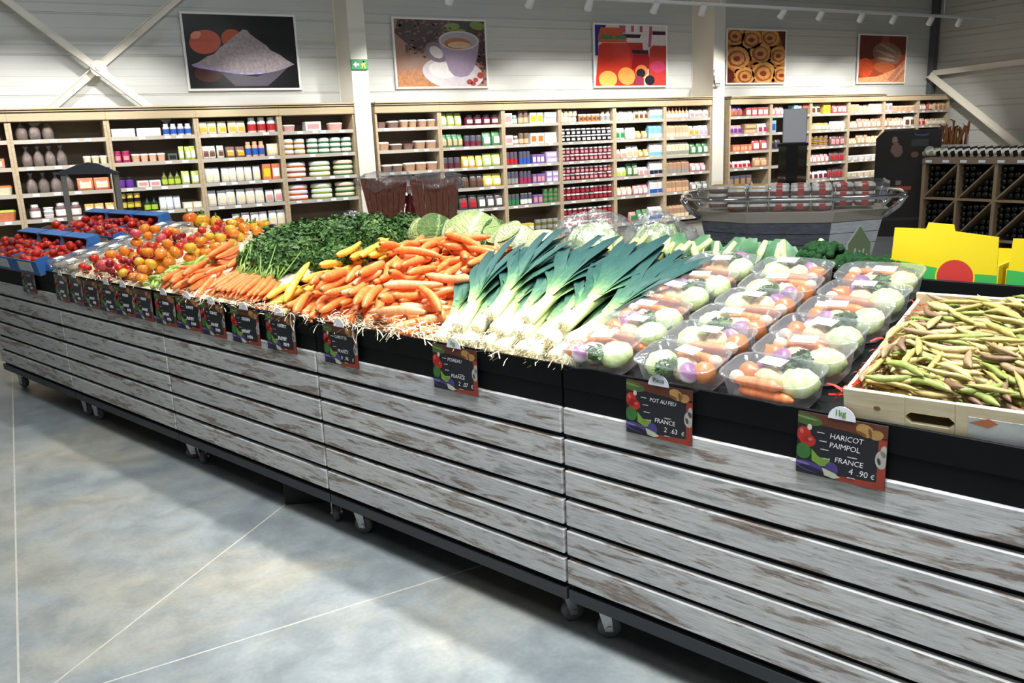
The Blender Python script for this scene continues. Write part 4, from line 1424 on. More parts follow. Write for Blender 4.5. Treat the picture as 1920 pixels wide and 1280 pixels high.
_bunch = [(3.61, .10, 0), (3.525, .10, 1), (3.44, .09, 2), (3.355, .08, 3), (3.27, .08, 4)]
for _u, _dv, _k in _bunch:
    a0 = math.radians(113 + 3 * _k)
    r = empty('carrot_bunch', mtx=MDat(_u, .02, bedz(.02) + .045, a0 - PI, 0) @ Matrix.Rotation(0, 4, 'Y'))
    r.matrix_basis = rod_matrix(-_u, .02, bedz(.02) + .05, a0, .17)
    tag(r, 'bunch of orange carrots with feathery green tops, %s from the purple carrots' % ORD[_k], 'carrots', 'bunched carrots with tops')
    for q in range(7):
        me, cr, rads, L = SLIM[q % 3]
        yy, zz = (q % 4 - 1.5) * .026 + (.013 if q > 3 else 0), -.012 + (.026 if q > 3 else 0)
        put('carrot', me, r, mtx=Matrix.Translation((.02 + L / 2 + random.uniform(0, .02), yy, zz)) @ Matrix.Rotation(PI + random.uniform(-.05, .05), 4, 'Z') @ Matrix.Rotation(random.uniform(0, 6), 4, 'X'))
    m = MB()
    for q in range(22):
        y0, z0 = random.uniform(-.045, .045), random.uniform(-.015, .03)
        y1, z1 = y0 * 1.2 + random.uniform(-.07, .07), z0 + random.uniform(.0, .08)
        m.tube([(.24, y0, z0), (.31, (y0 + y1) / 2, z0 + .03), (.42, y1, z1 + .03)], [.0042, .0036, .0026], 5)
    put('stalks', m.mesh('stalks', STEMG, True), r)
    V1, F1 = leaf_cloud(5200, ellipsoid_shell((.56, (.02 if _k % 2 else -.02), .045), (.24, .125, .085), .6), .017, 1.2)
    g = put('leafy_top', np_mesh('leafy_top', V1, F1, CTOP), r)
for _u, _dv, _rr, _n, _lb in ((3.75, .70, (.17, .17, .11), 6500, 'first from the tomatoes'), (3.53, .74, (.17, .16, .12), 6500, 'second from the tomatoes'), (3.33, .78, (.12, .13, .11), 6000, 'third from the tomatoes'), (3.27, .50, (.085, .17, .07), 5000, 'spilling towards the yellow carrots'), (3.24, .74, (.09, .10, .09), 4000, 'behind the yellow carrots'), (3.62, .98, (.2, .13, .13), 6000, 'at the back beside the wrapped salad'), (3.34, 1.0, (.18, .13, .13), 6000, 'at the back beside the crinkled cabbage')):
    zc = (bedz(_dv) if _dv < RIDGE else bedz(RIDGE) - .04) + .05
    r = empty('herb_bunch', mtx=MDat(_u, _dv, zc))
    tag(r, 'dense bunch of green parsley on the display, ' + _lb, 'herbs', 'parsley bunches')
    V1, F1 = leaf_cloud(_n, ellipsoid_shell((0, 0, .02), _rr, .65), .015, 1.0)
    put('leaves', np_mesh('herb_leaves', V1, F1, PARS), r)
    m = MB()
    for q in range(14):
        x = random.uniform(-.04, .04)
        m.tube([(x, -_rr[1] * .2, -.03), (x * 2.4, 0, .01), (x * 3.2, _rr[1] * .3, .03)], .003, 5)
    put('stalks', m.mesh('stalks', STEMG, True), r)

# ------------------------------------------------------------------ leeks
t = NT('leek_skin')
_tc = t.coords('Object')
_sp = t.n('ShaderNodeSeparateXYZ')
t.l(_tc, _sp.inputs[0])
_nf = t.noise(6, 3, t.coords('Object', (1, 6, 6), True))
_ad = t.n('ShaderNodeMath', operation='MULTIPLY_ADD')
_ad.inputs[1].default_value = .16
t.l(_nf, _ad.inputs[0])
t.l(_sp.outputs[0], _ad.inputs[2])
_cl = t.ramp(_ad.outputs[0], [(.0, lin('ecebdc')), (.20, lin('e0e4bc')), (.26, lin('b4c47c')), (.32, lin('6f9460')), (.39, lin('3c6850')), (.50, lin('27504a')), (1.0, lin('213f44'))])
_st = t.noise(3, 4, t.coords('Object', (2, 120, 120), True))
_cl = t.mix(1.0, _cl, t.ramp(_st, [(.3, (.68, .70, .70)), (.7, (1.2, 1.2, 1.2))]), 'MULTIPLY')
t.l(_cl, t.b.inputs['Base Color'])
t.s(Roughness=.5)
t.b.inputs['Specular IOR Level'].default_value = .35
LEEK = t.m
ROOT = mat('leek_roots', lin('d9c89c'), .8, var=.3, scale=40)


def leek_leaf(x0, ang, L, w, droop, zoff, roll, cut):
    n = 9
    rs = []
    for i in range(n):
        f = i / (n - 1)
        x = x0 + L * f * math.cos(ang * min(1, f * 1.6))
        y = L * f * math.sin(ang * min(1, f * 1.6 + .2))
        z = zoff + .02 * math.sin(PI * f * .8) - droop * f * f
        ww = w * (.55 + .55 * math.sin(PI * min(1, .25 + f * .55))) * (1 if f < .8 else 1 - (f - .8) / .2 * cut)
        fold = .35 * ww
        sx, sy = -math.sin(ang), math.cos(ang)
        rs.append([(x - sx * ww, y - sy * ww, z + fold * math.cos(roll)), (x, y, z - .1 * fold), (x + sx * ww, y + sy * ww, z + fold * math.cos(roll))])
    return rs


def leek(u, dv, z, deg, slope, fan, L, label, rs_):
    rnd = random.Random(rs_)
    r = empty('leek', mtx=rod_matrix(-u, dv, z, math.radians(90 + deg), slope, rnd.uniform(-.35, .35)))
    tag(r, label, 'leek', 'leeks in a row')
    rr = rnd.uniform(.021, .026)
    m = MB()
    m.tube([(-.008, 0, 0), (.0, 0, 0), (.02, 0, 0), (.10, .0, .0), (.18, 0, .002), (.26, 0, .002), (.34, 0, .004)], [rr * .6, rr * 1.08, rr * 1.1, rr, rr * 1.0, rr * 1.08, rr * .8], 14)
    put('shaft', m.mesh('shaft', LEEK, True), r)
    m = MB()
    for q in range(46):
        a, e = rnd.uniform(0, 2 * PI), rnd.uniform(.2, 1.0)
        p0 = Vector((-.004, rr * .8 * math.cos(a) * e, rr * .8 * math.sin(a) * e))
        p1 = p0 + Vector((-rnd.uniform(.006, .018), rnd.uniform(-.012, .012), rnd.uniform(-.014, .008)))
        p2 = p1 + Vector((-rnd.uniform(.002, .01), rnd.uniform(-.012, .012), rnd.uniform(-.014, .0)))
        m.tube([p0, p1, p2], [.0009, .0008, .0005], 3, False)
    put('roots', m.mesh('roots', ROOT), r)
    nl = 13
    for q in range(nl):
        f = q / (nl - 1) * 2 - 1
        an = fan * f + rnd.uniform(-.06, .06)
        x0 = .17 + .12 * (1 - abs(f)) + rnd.uniform(-.02, .02)
        ll = L * (1 - .16 * abs(f)) * rnd.uniform(.85, 1.1)
        rsx = leek_leaf(x0, an, ll, rnd.uniform(.015, .022), rnd.uniform(-.02, .05), (.016 if q % 2 else -.004) + .016 * (1 - abs(f)), rnd.uniform(-.7, .7), rnd.choice((.2, .55, .85)))
        m = MB()
        m.rings(rsx, False, False, False)
        put('leaf', m.mesh('leaf', LEEK, True), r)


_lk = []
for _i in range(9):
    _f = _i / 8
    _lk.append((2.09 - .56 * _f, .03 + .012 * (_i % 2), bedz(0) + .036, 25 - 20 * _f + 3 * (-1) ** _i, .20, .26, .52))
for _i in range(8):
    _f = (_i + .5) / 8
    _lk.append((2.06 - .53 * _f, .06 + .02 * (_i % 3), bedz(.03) + .072, 25 - 20 * _f + 4 * (-1) ** _i, .20, .30, .54))
for _i in range(3):
    _f = (.18, .5, .8)[_i]
    _lk.append((2.02 - .50 * _f, .12, bedz(.1) + .10, 25 - 20 * _f, .19, .34, .52))
_row = ['bottom layer', 'middle layer', 'top layer']
_cnt = [0, 0, 0]
for _i, a in enumerate(_lk):
    _l = 0 if _i < 9 else 1 if _i < 17 else 2
    leek(*a, 'leek with white shaft and blue-green leaves, %s, %s from the carrots' % (_row[_l], ORD[_cnt[_l]]), 100 + _i)
    _cnt[_l] += 1


def leek_base(X, Y):
    return BED0 + .2 * Y + .012 + 0 * X


mound('wood_wool_bed', 1.55, 2.2, leek_base, straw_mat, 'cream wood wool bedding under the leeks', 'straw', .6)
_pts = [(-_u, .03 + random.uniform(-.01, .12), .925 + random.uniform(-.015, .012)) for _u in np.linspace(1.56, 2.6, 60)]
strands('wood_wool', _pts, 1700, .07, .0016, straw_mat, 'bright tangled wood wool along the front edge below the leeks')
_pts = [(-_u, .02 + random.uniform(-.01, .05), .918 + random.uniform(-.01, .008)) for _u in np.linspace(2.5, 3.9, 60)]
strands('wood_wool', _pts, 800, .06, .0014, straw_mat, 'thin line of wood wool along the front edge below the carrots')

# ------------------------------------------------------------------ sealed stew-vegetable packs
pet = clear_plastic('clear_tray_plastic', (.95, .96, .98), .07, .10, haze=.07)
film = clear_plastic('clear_film', (.98, .99, 1), .04, .12, .35, 18, haze=.05)
CABW = green_mat('cut_cabbage', 'a9c069', 'cdd99a', 'e6ebc8', .5, 40)
CELR = mat('celeriac_skin', lin('d9c39a'), .8, var=.4, scale=70, bump=.8)
ONION = mat('onion_skin', lin('c8783a'), .3, var=.25, scale=16)
TURN = None
t = NT('turnip_skin')
_sp = t.n('ShaderNodeSeparateXYZ')
t.l(t.coords('Object'), _sp.inputs[0])
_mr = t.n('ShaderNodeMapRange')
_mr.inputs[1].default_value = -.02
_mr.inputs[2].default_value = .03
t.l(_sp.outputs[2], _mr.inputs[0])
t.l(t.ramp(_mr.outputs[0], [(.35, lin('ece2dc')), (.6, lin('a8749c')), (1, lin('7c4a7c'))]), t.b.inputs['Base Color'])
t.s(Roughness=.35)
TURN = t.m
POTS = mat('shallot_skin', lin('e2c9ae'), .5, var=.2, scale=30)


def rrect(w, d, z, n=20, p=4.5):
    return sq(w, d, z, n, p)


m = MB(); m.rings([rrect(.205, .125, .002), rrect(.215, .135, .006), rrect(.238, .152, .072), rrect(.252, .166, .074), rrect(.252, .166, .077), rrect(.238, .153, .077)], True, True, False)
pack_tray_me = m.mesh('plastic_tray', pet, True)
m = MB()
_rs = [rrect(.25, .164, .0785), rrect(.20, .13, .083), rrect(.12, .075, .085), rrect(.03, .02, .0855)]
m.rings(_rs, True, False, True)
pack_film_me = m.mesh('film_lid', film, True)
m = MB(); m.bbox(-.033, -.021, 0, .033, .021, .0012, .0004); pack_lab_me = m.mesh('paper_label', mat('label_paper', lin('f4f4f6'), .5))
m = MB()
for _i in range(4):
    m.box(-.012, -.008 + _i * .005, .0012, .012 - .004 * (_i % 2), -.006 + _i * .005, .0018)
pack_txt_me = m.mesh('label_print', mat('label_blue', lin('8a8fc0'), .6))
m = MB(); m.ell((0, 0, 0), (.052, .046, .036), 16, 10, lambda d, ph, th: 1 + .05 * math.sin(9 * th + 2 * math.sin(3 * ph)) + .03 * math.sin(7 * ph)); wedge_me = m.mesh('cabbage_wedge', CABW, True)
m = MB(); m.ell((0, 0, 0), (.046, .040, .032), 14, 9, lambda d, ph, th: 1 + .06 * math.sin(5 * ph + 3) * math.sin(4 * th) + .04 * math.sin(13 * ph + 9 * th)); cel_me = m.mesh('celeriac_piece', CELR, True)
m = MB(); m.lathe([(.004, -.031), (.018, -.027), (.031, -.006), (.032, .006), (.022, .022), (.008, .031), (.003, .040)], 14); onion_me = m.mesh('onion', ONION, True)
m = MB(); m.lathe([(.002, -.034), (.008, -.026), (.024, -.012), (.030, .004), (.026, .019), (.012, .027), (.004, .026)], 14); turn_me = m.mesh('turnip', TURN, True)
m = MB(); m.ell((0, 0, 0), (.020, .018, .018), 10, 7); shal_me = m.mesh('shallot', POTS, True)
_V, _F = leaf_cloud(420, ellipsoid_shell((0, 0, 0), (.036, .026, .02), .4), .012)
pars_me = np_mesh('parsley_sprig', _V, _F, PARS)
PKC = [carrot_mesh(.15, .0165, .004, CAR, .7), carrot_mesh(.13, .0155, -.006, CAR, .6)]
_rown = ['front row', 'second row', 'third row', 'fourth row', 'fifth row', 'back row']
_coln = {.90: 'beside the bean crate', 1.165: 'in the middle column', 1.44: 'beside the leeks'}
for _ci, _u in enumerate((.90, 1.165, 1.44)):
    for _ri in range(6):
        dv = .075 + .143 * _ri
        rnd = random.Random(_ci * 10 + _ri)
        r = empty('vegetable_pack', mtx=MDat(_u + rnd.uniform(-.012, .012), dv + rnd.uniform(-.006, .006), bedz(dv) + .002 + .012 * rnd.random(), rnd.uniform(-.07, .07), TILT + rnd.uniform(-.02, .04)))
        tag(r, 'sealed clear pack of stew vegetables, %s, %s' % (_rown[_ri], _coln[_u]), 'vegetable pack', 'sealed stew vegetable packs')
        put('plastic_tray', pack_tray_me, r)
        put('film_lid', pack_film_me, r)
        lb = put('paper_label', pack_lab_me, r, loc=(rnd.uniform(-.03, .02), rnd.uniform(-.0, .03), .0872), rot=(0, 0, rnd.uniform(-.25, .25)))
        put('label_print', pack_txt_me, lb)
        lay = (_ci + 2 * _ri) % 4
        fl = 1 if lay % 2 == 0 else -1
        xs = [.062 * fl, -.012 * fl, -.075 * fl]
        fy = .042 if lay in (1, 2) else -.046
        put('cabbage_wedge', wedge_me, r, loc=(xs[0], -.2 * fy, .045), rot=(rnd.uniform(-.4, .4), 0, rnd.uniform(0, 6)))
        put('celeriac_piece', cel_me, r, loc=(xs[1], .25 * fy * -1, .042), rot=(rnd.uniform(-.5, .5), 0, rnd.uniform(0, 6)))
        for q in range(2):
            me, cr, rads, L = PKC[q]
            put('carrot', me, r, mtx=Matrix.Translation((-.02 * fl * q, fy, .026 + .028 * q)) @ Matrix.Rotation(rnd.uniform(-.06, .06) + (PI if q else 0), 4, 'Z'))
        put('onion', onion_me, r, loc=(xs[2], -.35 * fy, .045), rot=(rnd.uniform(.6, 1.5), 0, rnd.uniform(0, 6)))
        put('turnip', turn_me, r, loc=(xs[2] * .55, -fy * .9, .047), rot=(rnd.uniform(.3, 1.2), 0, rnd.uniform(0, 6)))
        put('shallot', shal_me, r, loc=(xs[2] * 1.1, fy * .75, .058))
        put('parsley_sprig', pars_me, r, loc=(xs[0] * .3, -fy * 1.05, .058), rot=(0, 0, rnd.uniform(0, 6)))

# ------------------------------------------------------------------ crate of bean pods
t = NT('pine_board')
_f = t.noise(2.4, 5, t.coords('Object', (3, 30, 30), True), .6, .4)
t.l(t.ramp(_f, [(.3, lin('d9c49a')), (.55, lin('e8d8b4')), (.75, lin('efe4c8'))]), t.b.inputs['Base Color'])
t.s(Roughness=.6)
PINE = t.m
KNOT = mat('pine_knot', lin('8f6a48'), .6, var=.3, scale=60)
MC = MDat(.705, .012, BED0 + .004, math.radians(2.5), TILT)
crate = empty('bean_crate', mtx=MC)
tag(crate, 'pale pine crate with handle slot filled with bean pods', 'crate')
CW, CL, CH, TH = .40, .60, .098, .011
m = MB()
m.bbox(0, 0, 0, .135, TH, CH, .002)
m.bbox(.235, 0, 0, CW, TH, CH, .002)
m.box(.135, .0005, .062, .235, TH - .0005, CH - .002)
m.box(.135, .0005, .002, .235, TH - .0005, .034)
for _s, _x in ((1, .135), (-1, .235)):
    m.add([(_x, .0005, .034), (_x + _s * .012, .0005, .034), (_x, .0005, .046), (_x, TH, .034), (_x + _s * .012, TH, .034), (_x, TH, .046)], [(0, 1, 2), (3, 5, 4), (1, 4, 5, 2), (0, 3, 4, 1)])
    m.add([(_x, .0005, .062), (_x + _s * .012, .0005, .062), (_x, .0005, .050), (_x, TH, .062), (_x + _s * .012, TH, .062), (_x, TH, .050)], [(0, 2, 1), (3, 4, 5), (1, 2, 5, 4), (0, 1, 4, 3)])
fb = put('front_board', m.mesh('front_board', PINE), crate)
m = MB()
m.poly([(.075 + .008 * math.cos(a), -.0004, .058 + .006 * math.sin(a)) for a in np.linspace(0, 2 * PI, 13)[:-1]])
put('knot', m.mesh('knot', KNOT), fb)
m = MB()
m.bbox(.262, -.0012, .004, .39, -.0002, .072, .0004)
put('crate_label', m.mesh('crate_label', mat('crate_label_paper', lin('cfd2cf'), .5, var=.15, scale=30)), fb)
m = MB()
m.poly([(.262, -.0018, .058), (.30, -.0018, .074), (.318, -.0018, .064), (.30, -.0018, .052)])
put('carrot_print', m.mesh('carrot_print', mat('print_orange', lin('c8764a'), .5)), fb)
m = MB(); m.bbox(0, CL - TH, 0, CW, CL, CH + .012, .002)
put('back_board', m.mesh('back_board', PINE), crate)
for _x in (0, CW - TH):
    m = MB()
    m.bbox(_x, TH, 0, _x + TH, CL - TH, .04, .002)
    put('side_slat', m.mesh('side_slat', PINE), crate)
    m = MB()
    m.bbox(_x, TH, .05, _x + TH, CL - TH, CH - .006, .002)
    put('side_slat', m.mesh('side_slat', PINE), crate)
m = MB(); m.box(TH, TH, .002, CW - TH, CL - TH, .008)
put('base_board', m.mesh('base_board', PINE), crate)
RED = mat('red_net', lin('d8331f'), .45, var=.2, scale=50)
m = MB()
_rr = random.Random(5)
for _k in range(150):
    side = _rr.choice((0, 0, 0, 1, 2))
    if side == 0:
        p = Vector((TH + _rr.uniform(-.012, .012), _rr.uniform(.0, CL - .05), CH - .004 + _rr.uniform(-.02, .012)))
        d = Vector((_rr.uniform(-.02, .02), _rr.uniform(-.05, .05), _rr.uniform(-.02, .004)))
    elif side == 1:
        p = Vector((_rr.uniform(-.02, CW * .12), TH + _rr.uniform(-.004, .02), CH - .012 + _rr.uniform(-.02, .006)))
        d = Vector((_rr.uniform(-.05, .05), _rr.uniform(-.01, .02), _rr.uniform(-.02, .004)))
    else:
        p = Vector((_rr.uniform(.02, .08), CL - .02, CH - .02 + _rr.uniform(-.02, .01)))
        d = Vector((_rr.uniform(-.03, .03), -_rr.uniform(.0, .03), _rr.uniform(-.02, .01)))
    w = Vector((_rr.uniform(-1, 1), _rr.uniform(-1, 1), _rr.uniform(-1, 1))).normalized() * _rr.uniform(.001, .0035)
    m.add([p - w, p + w, p + d * .5 + w * .7 + Vector((0, 0, .004)), p + d + w * .3, p + d - w, p + d * .5 - w + Vector((0, 0, .003))], [(0, 1, 2, 5), (5, 2, 3, 4)])
put('red_net_liner', m.mesh('red_net', RED), crate)

BEAN = [mat('bean_pod_' + n, lin(c), .5, var=.35, scale=60, bump=.3) for n, c in (('yellow', 'b3a35c'), ('straw', 'bfae72'), ('green', '8a9648'), ('brown', '7d6047'), ('mottled', '9c8562'))]


def pod(L, r, bend, m, bumps):
    K = 11
    pts, rad = [], []
    for i in range(K):
        f = i / (K - 1)
        pts.append((-L / 2 + L * f, bend * math.sin(PI * f), .2 * bend * math.sin(2.4 * PI * f)))
        env = min(1, 4.2 * f + .12) * min(1, 3.0 * (1 - f) + .06)
        rad.append(r * env * (1 + .10 * math.sin(bumps * 2 * PI * f)))
    mb = MB()
    mb.tube(pts, rad, 7)
    mb.v = [(x, y, z * .72) for x, y, z in mb.v]
    return mb.mesh('bean_pod', m, True), rad, L


PODS = []
for _k in range(14):
    PODS.append(pod(random.uniform(.085, .125), random.uniform(.0080, .0098), random.uniform(-.014, .014), BEAN[(0, 1, 4, 0, 2, 3, 1)[_k % 7]], random.choice((3, 4, 5))))
PNAME = {0: 'pale yellow', 1: 'straw coloured', 2: 'greenish', 3: 'brown', 4: 'mottled'}


def bean_base(X, Y):
    e = np.minimum(np.minimum(X - TH, CW - TH - X), np.minimum(Y - TH, CL - TH - Y))
    return .055 + .042 * smooth(e / .18)


_hb = Heap(TH, CW - TH, TH, CL - TH, bean_base, .004)
mb = MB()
_g = 14
for i in range(_g):
    for j in range(_g):
        x, y = TH + (CW - 2 * TH) * i / (_g - 1), TH + (CL - 2 * TH) * j / (_g - 1)
        mb.v.append((x, y, float(bean_base(np.array(x), np.array(y)))))
for i in range(_g - 1):
    for j in range(_g - 1):
        mb.f.append((i * _g + j, (i + 1) * _g + j, (i + 1) * _g + j + 1, i * _g + j + 1))
_o = put('bean_pod_mass', mb.mesh('bean_pod_mass', mat('bean_mass', lin('a8935c'), .7, var=.5, scale=60, bump=.6), True), mtx=MC.copy())
tag(_o, 'buried lower layers of bean pods in the pine crate', 'bean pods', kind='stuff')
for _k in range(285):
    pi_ = random.randrange(len(PODS))
    me, rads, L = PODS[pi_]
    best = None
    for q in range(14):
        x, y = random.uniform(TH + .012, CW - TH - .012), random.uniform(TH + .02, CL - TH - .02)
        an = math.radians(random.gauss(155, 32)) if random.random() < .75 else random.uniform(0, PI)
        ex, ey = abs(math.cos(an)) * L / 2, abs(math.sin(an)) * L / 2
        if x - ex < TH or x + ex > CW - TH or y - ey < TH or y + ey > CL - TH:
            continue
        a, b, ts = _hb.rod(x, y, an, L, rads, .3)
        g = a + abs(b) * .05
        if best is None or g < best[0]:
            best = (g, x, y, an, a, b, ts)
    if best is None:
        continue
    g, x, y, an, a, b, ts = best
    _hb.commit(x, y, an, a - .0045, b, ts, rads)
    o = put('bean_pod', me, mtx=MC @ MD.inverted() @ rod_matrix(x, y, a - .0045, an, b, random.uniform(-.7, .7)))
    c = (0, 1, 4, 0, 2, 3, 1)[pi_ % 7]
    _pl = '%s %s' % (('left', 'centre left', 'centre', 'centre right', 'right')[min(4, int(x / CW * 5))], ('front edge', 'front', 'front middle', 'rear middle', 'rear', 'back edge')[min(5, int(y / CL * 6))])
    _hd = ('crosswise', 'slanting left', 'pointing away', 'slanting right')[int((math.degrees(an) % 180) / 45)]
    tag(o, '%s bean pod in the pine crate, %s, %s' % (PNAME[c], _hd, _pl), 'bean pod', PNAME[c] + ' bean pods in the pine crate')

# ------------------------------------------------------------------ tomatoes
def veg_skin(name, a, b, rough=.18, scale=9):
    t = NT(name)
    f = t.noise(scale, 3, t.coords('Object', None, True))
    t.l(t.ramp(f, [(.35, lin(a)), (.65, lin(b))]), t.b.inputs['Base Color'])
    t.s(Roughness=rough)
    return t.m


TOM = {'red': veg_skin('red_tomato', 'b01a14', 'd23a22'), 'dark red': veg_skin('dark_tomato', '6e1420', '9c2028'), 'orange': veg_skin('orange_tomato', 'd9701e', 'e8953a'), 'yellow': veg_skin('yellow_tomato', 'd99a24', 'ecc04a'), 'pink': veg_skin('pink_tomato', 'b83a3c', 'd8606a'), 'green striped': veg_skin('green_tomato', '6f9a2c', 'b8c84a', .25, 30)}
CALYX = mat('calyx_green', lin('4f7a2c'), .6, var=.2, scale=40)
TM = {}
for _n, _mm in TOM.items():
    lob = {'red': 0, 'dark red': .02, 'orange': .10, 'yellow': .10, 'pink': .05, 'green striped': 0}[_n]
    mb = MB()
    mb.ell((0, 0, 0), (1, 1, .82), 16, 10, (lambda lb: (lambda d, ph, th: (1 + lb * math.cos(7 * ph) * math.sin(th)) * (1 - .12 * max(0, math.cos(PI - th)) ** 8)))(lob))
    TM[_n] = mb.mesh('tomato', _mm, True)
mb = MB()
for _k in range(5):
    a = 2 * PI * _k / 5
    mb.add([(0, 0, .74), (.42 * math.cos(a - .18), .42 * math.sin(a - .18), .80), (.62 * math.cos(a), .62 * math.sin(a), .70), (.42 * math.cos(a + .18), .42 * math.sin(a + .18), .80)], [(0, 1, 2, 3)])
mb.tube([(0, 0, .72), (.06, .03, 1.0)], .06, 5)
calyx_me = mb.mesh('calyx', CALYX)


def spot(fx, fy):
    return '%s %s' % (('left', 'centre left', 'centre right', 'right')[max(0, min(3, int(fx * 4)))], ('front', 'front middle', 'rear middle', 'rear')[max(0, min(3, int(fy * 4)))])


def balls(heap, n, inside, kinds, rr, name, labelf, group, tries=8, flat=1., cal=.7, base=None, rng_xy=None):
    for k in range(n):
        kd = random.choice(kinds)
        r = random.uniform(*rr[kd] if isinstance(rr, dict) else rr)
        best = None
        for q in range(tries):
            x = random.uniform(heap.s0 + r, heap.s0 + heap.nx * heap.res - r)
            y = random.uniform(heap.d0 + r, heap.d0 + heap.ny * heap.res - r)
            if inside and not inside(x, y):
                continue
            z = heap.ball(x, y, r)
            g = z - (float(bedz(y)) if base is None else 0)
            if best is None or g < best[0]:
                best = (g, x, y, z)
        if best is None:
            continue
        g, x, y, z = best
        z -= r * .15
        heap.fill(x, y, z, r)
        M0 = (MD if base is None else base) @ Matrix.Translation((x, y, z)) @ Matrix.Rotation(random.uniform(0, 6.3), 4, 'Z') @ Matrix.Rotation(random.gauss(0, .7), 4, 'X') @ Matrix.Diagonal((r, r, r, 1))
        o = put(name, TM[kd], mtx=M0)
        if random.random() < cal:
            put('calyx', calyx_me, o)
        tag(o, labelf(kd, x, y), 'tomato', group(kd))


# heirloom tomato field
def tom_base(X, Y):
    return BED0 + .2 * Y + .02 + .02 * smooth(Y / .15)


mound('wood_wool_bed', 4.10, 5.46, tom_base, straw_mat, 'cream wood wool bedding under the mixed tomatoes', 'straw')
_ht = Heap(-5.12, -4.16, .0, RIDGE - .02, tom_base)
_band = {0: ['red', 'orange', 'red'], 1: ['pink', 'dark red', 'red'], 2: ['dark red', 'red'], 3: ['orange', 'yellow', 'orange']}
_tr = {'red': (.022, .030), 'dark red': (.016, .024), 'orange': (.028, .036), 'yellow': (.026, .036), 'pink': (.028, .038), 'green striped': (.016, .022)}
_glf = lambda kd, x, y: '%s heirloom tomato among the mixed tomatoes, %s' % (kd, spot((x + 5.12) / .96, y / .84))
for _b, (_ua, _ub) in enumerate(((4.86, 5.10), (4.62, 4.88), (4.48, 4.66), (4.28, 4.50))):
    balls(_ht, 42, lambda x, y, a=_ua, b=_ub: a < -x - .10 * y < b and not (.60 < y and 4.85 < -x), _band[_b], _tr, 'tomato', _glf, lambda kd: kd + ' heirloom tomatoes')
_pts = [(-random.uniform(4.2, 5.1), random.uniform(.0, .85), 0) for _ in range(160)]
_pts = [(x, y, bedz(y) + .045) for x, y, z in _pts]
strands('wood_wool', _pts, 2600, .06, .0015, straw_mat, 'tangled wood wool between the mixed tomatoes')
_pts = [(x, y, bedz(y) + .06) for x, y in [(-random.uniform(4.55, 5.0), random.uniform(.58, .82)) for _ in range(50)]]
strands('wood_wool', _pts, 1200, .07, .0016, straw_mat, 'big pale tuft of wood wool behind the tomatoes')
# small green peppers
PEPG = veg_skin('green_chilli', '86b03a', 'c2d27a', .25)
mb = MB()
mb.tube([(-.05, 0, 0), (-.045, 0, 0), (-.02, .004, 0), (.02, .003, 0), (.045, -.004, 0), (.06, -.008, 0)], [.003, .011, .013, .011, .007, .002], 8)
chil_me = mb.mesh('green_pepper', PEPG, True)
mb = MB(); mb.tube([(-.07, .003, .002), (-.05, 0, 0)], [.002, .004], 5)
chil_st = mb.mesh('stalk', CALYX)
_hp = Heap(-4.30, -4.06, .0, .8, tom_base)
for _k in range(34):
    best = None
    for q in range(6):
        x, y = random.uniform(-4.28, -4.10), random.uniform(.05, .52)
        an = random.uniform(0, 6.28)
        a, b, ts = _hp.rod(x, y, an, .11, [.008, .012, .012, .008])
        if best is None or a - bedz(y) < best[0]:
            best = (a - bedz(y), x, y, an, a, b, ts)
    g, x, y, an, a, b, ts = best
    _hp.commit(x, y, an, a - .002, b, ts, [.008, .012, .012, .008])
    o = put('green_pepper', chil_me, mtx=rod_matrix(x, y, a - .002, an, b))
    put('stalk', chil_st, o)
    tag(o, 'small pale green pepper between tomatoes and slim carrots, ' + spot((x + 4.28) / .18, y / .52), 'pepper', 'small green peppers')

# clear salad packs at the far end of the tomato field
SAL = mat('salad_mix', lin('b9a684'), .6, var=.6, scale=40, bump=.8)
mb = MB(); mb.rings([sq(.19, .13, .002, 16, 5), sq(.20, .14, .04, 16, 5), sq(.19, .13, .05, 16, 5)]); salp_me = mb.mesh('clear_box', pet, True)
mb = MB(); mb.ell((0, 0, .018), (.08, .052, .018), 14, 8, lambda d, ph, th: 1 + .1 * math.sin(6 * ph) * math.sin(5 * th)); salf_me = mb.mesh('contents', SAL, True)
mb = MB(); mb.bbox(-.075, -.024, .0515, .02, .024, .0525, .0003); sall_me = mb.mesh('paper_label', mat('label_paper', lin('f4f4f6'), .5))
mb = MB(); mb.box(-.0, -.02, .0526, .016, .02, .0532); salg_me = mb.mesh('green_print', mat('label_green', lin('7fa83a'), .5))
for _i in range(6):
    for _j in range(2):
        dv = .07 + .135 * _i
        r = empty('salad_pack', mtx=MDat(5.20 + .19 * _j + .05 * dv, dv, bedz(dv) + .04, random.uniform(-.15, .15), TILT + random.uniform(0, .1)))
        tag(r, 'flat clear pack with white label, %s from the front, %s column' % (ORD[_i], ('tomato side', 'blue crate side')[_j]), 'food pack', 'clear packs beside the blue crates')
        for nm, me in (('clear_box', salp_me), ('contents', salf_me)):
            put(nm, me, r)
        lb = put('paper_label', sall_me, r)
        put('green_print', salg_me, lb)

# blue cardboard crates of red tomatoes
BLUE = mat('blue_cardboard', lin('2a66a8'), .5, var=.12, scale=8)
KRAFT = mat('kraft_cardboard', lin('7a5238'), .7, var=.12, scale=10)
WLAB = mat('crate_white_label', lin('c9cfcb'), .5, var=.1, scale=20)


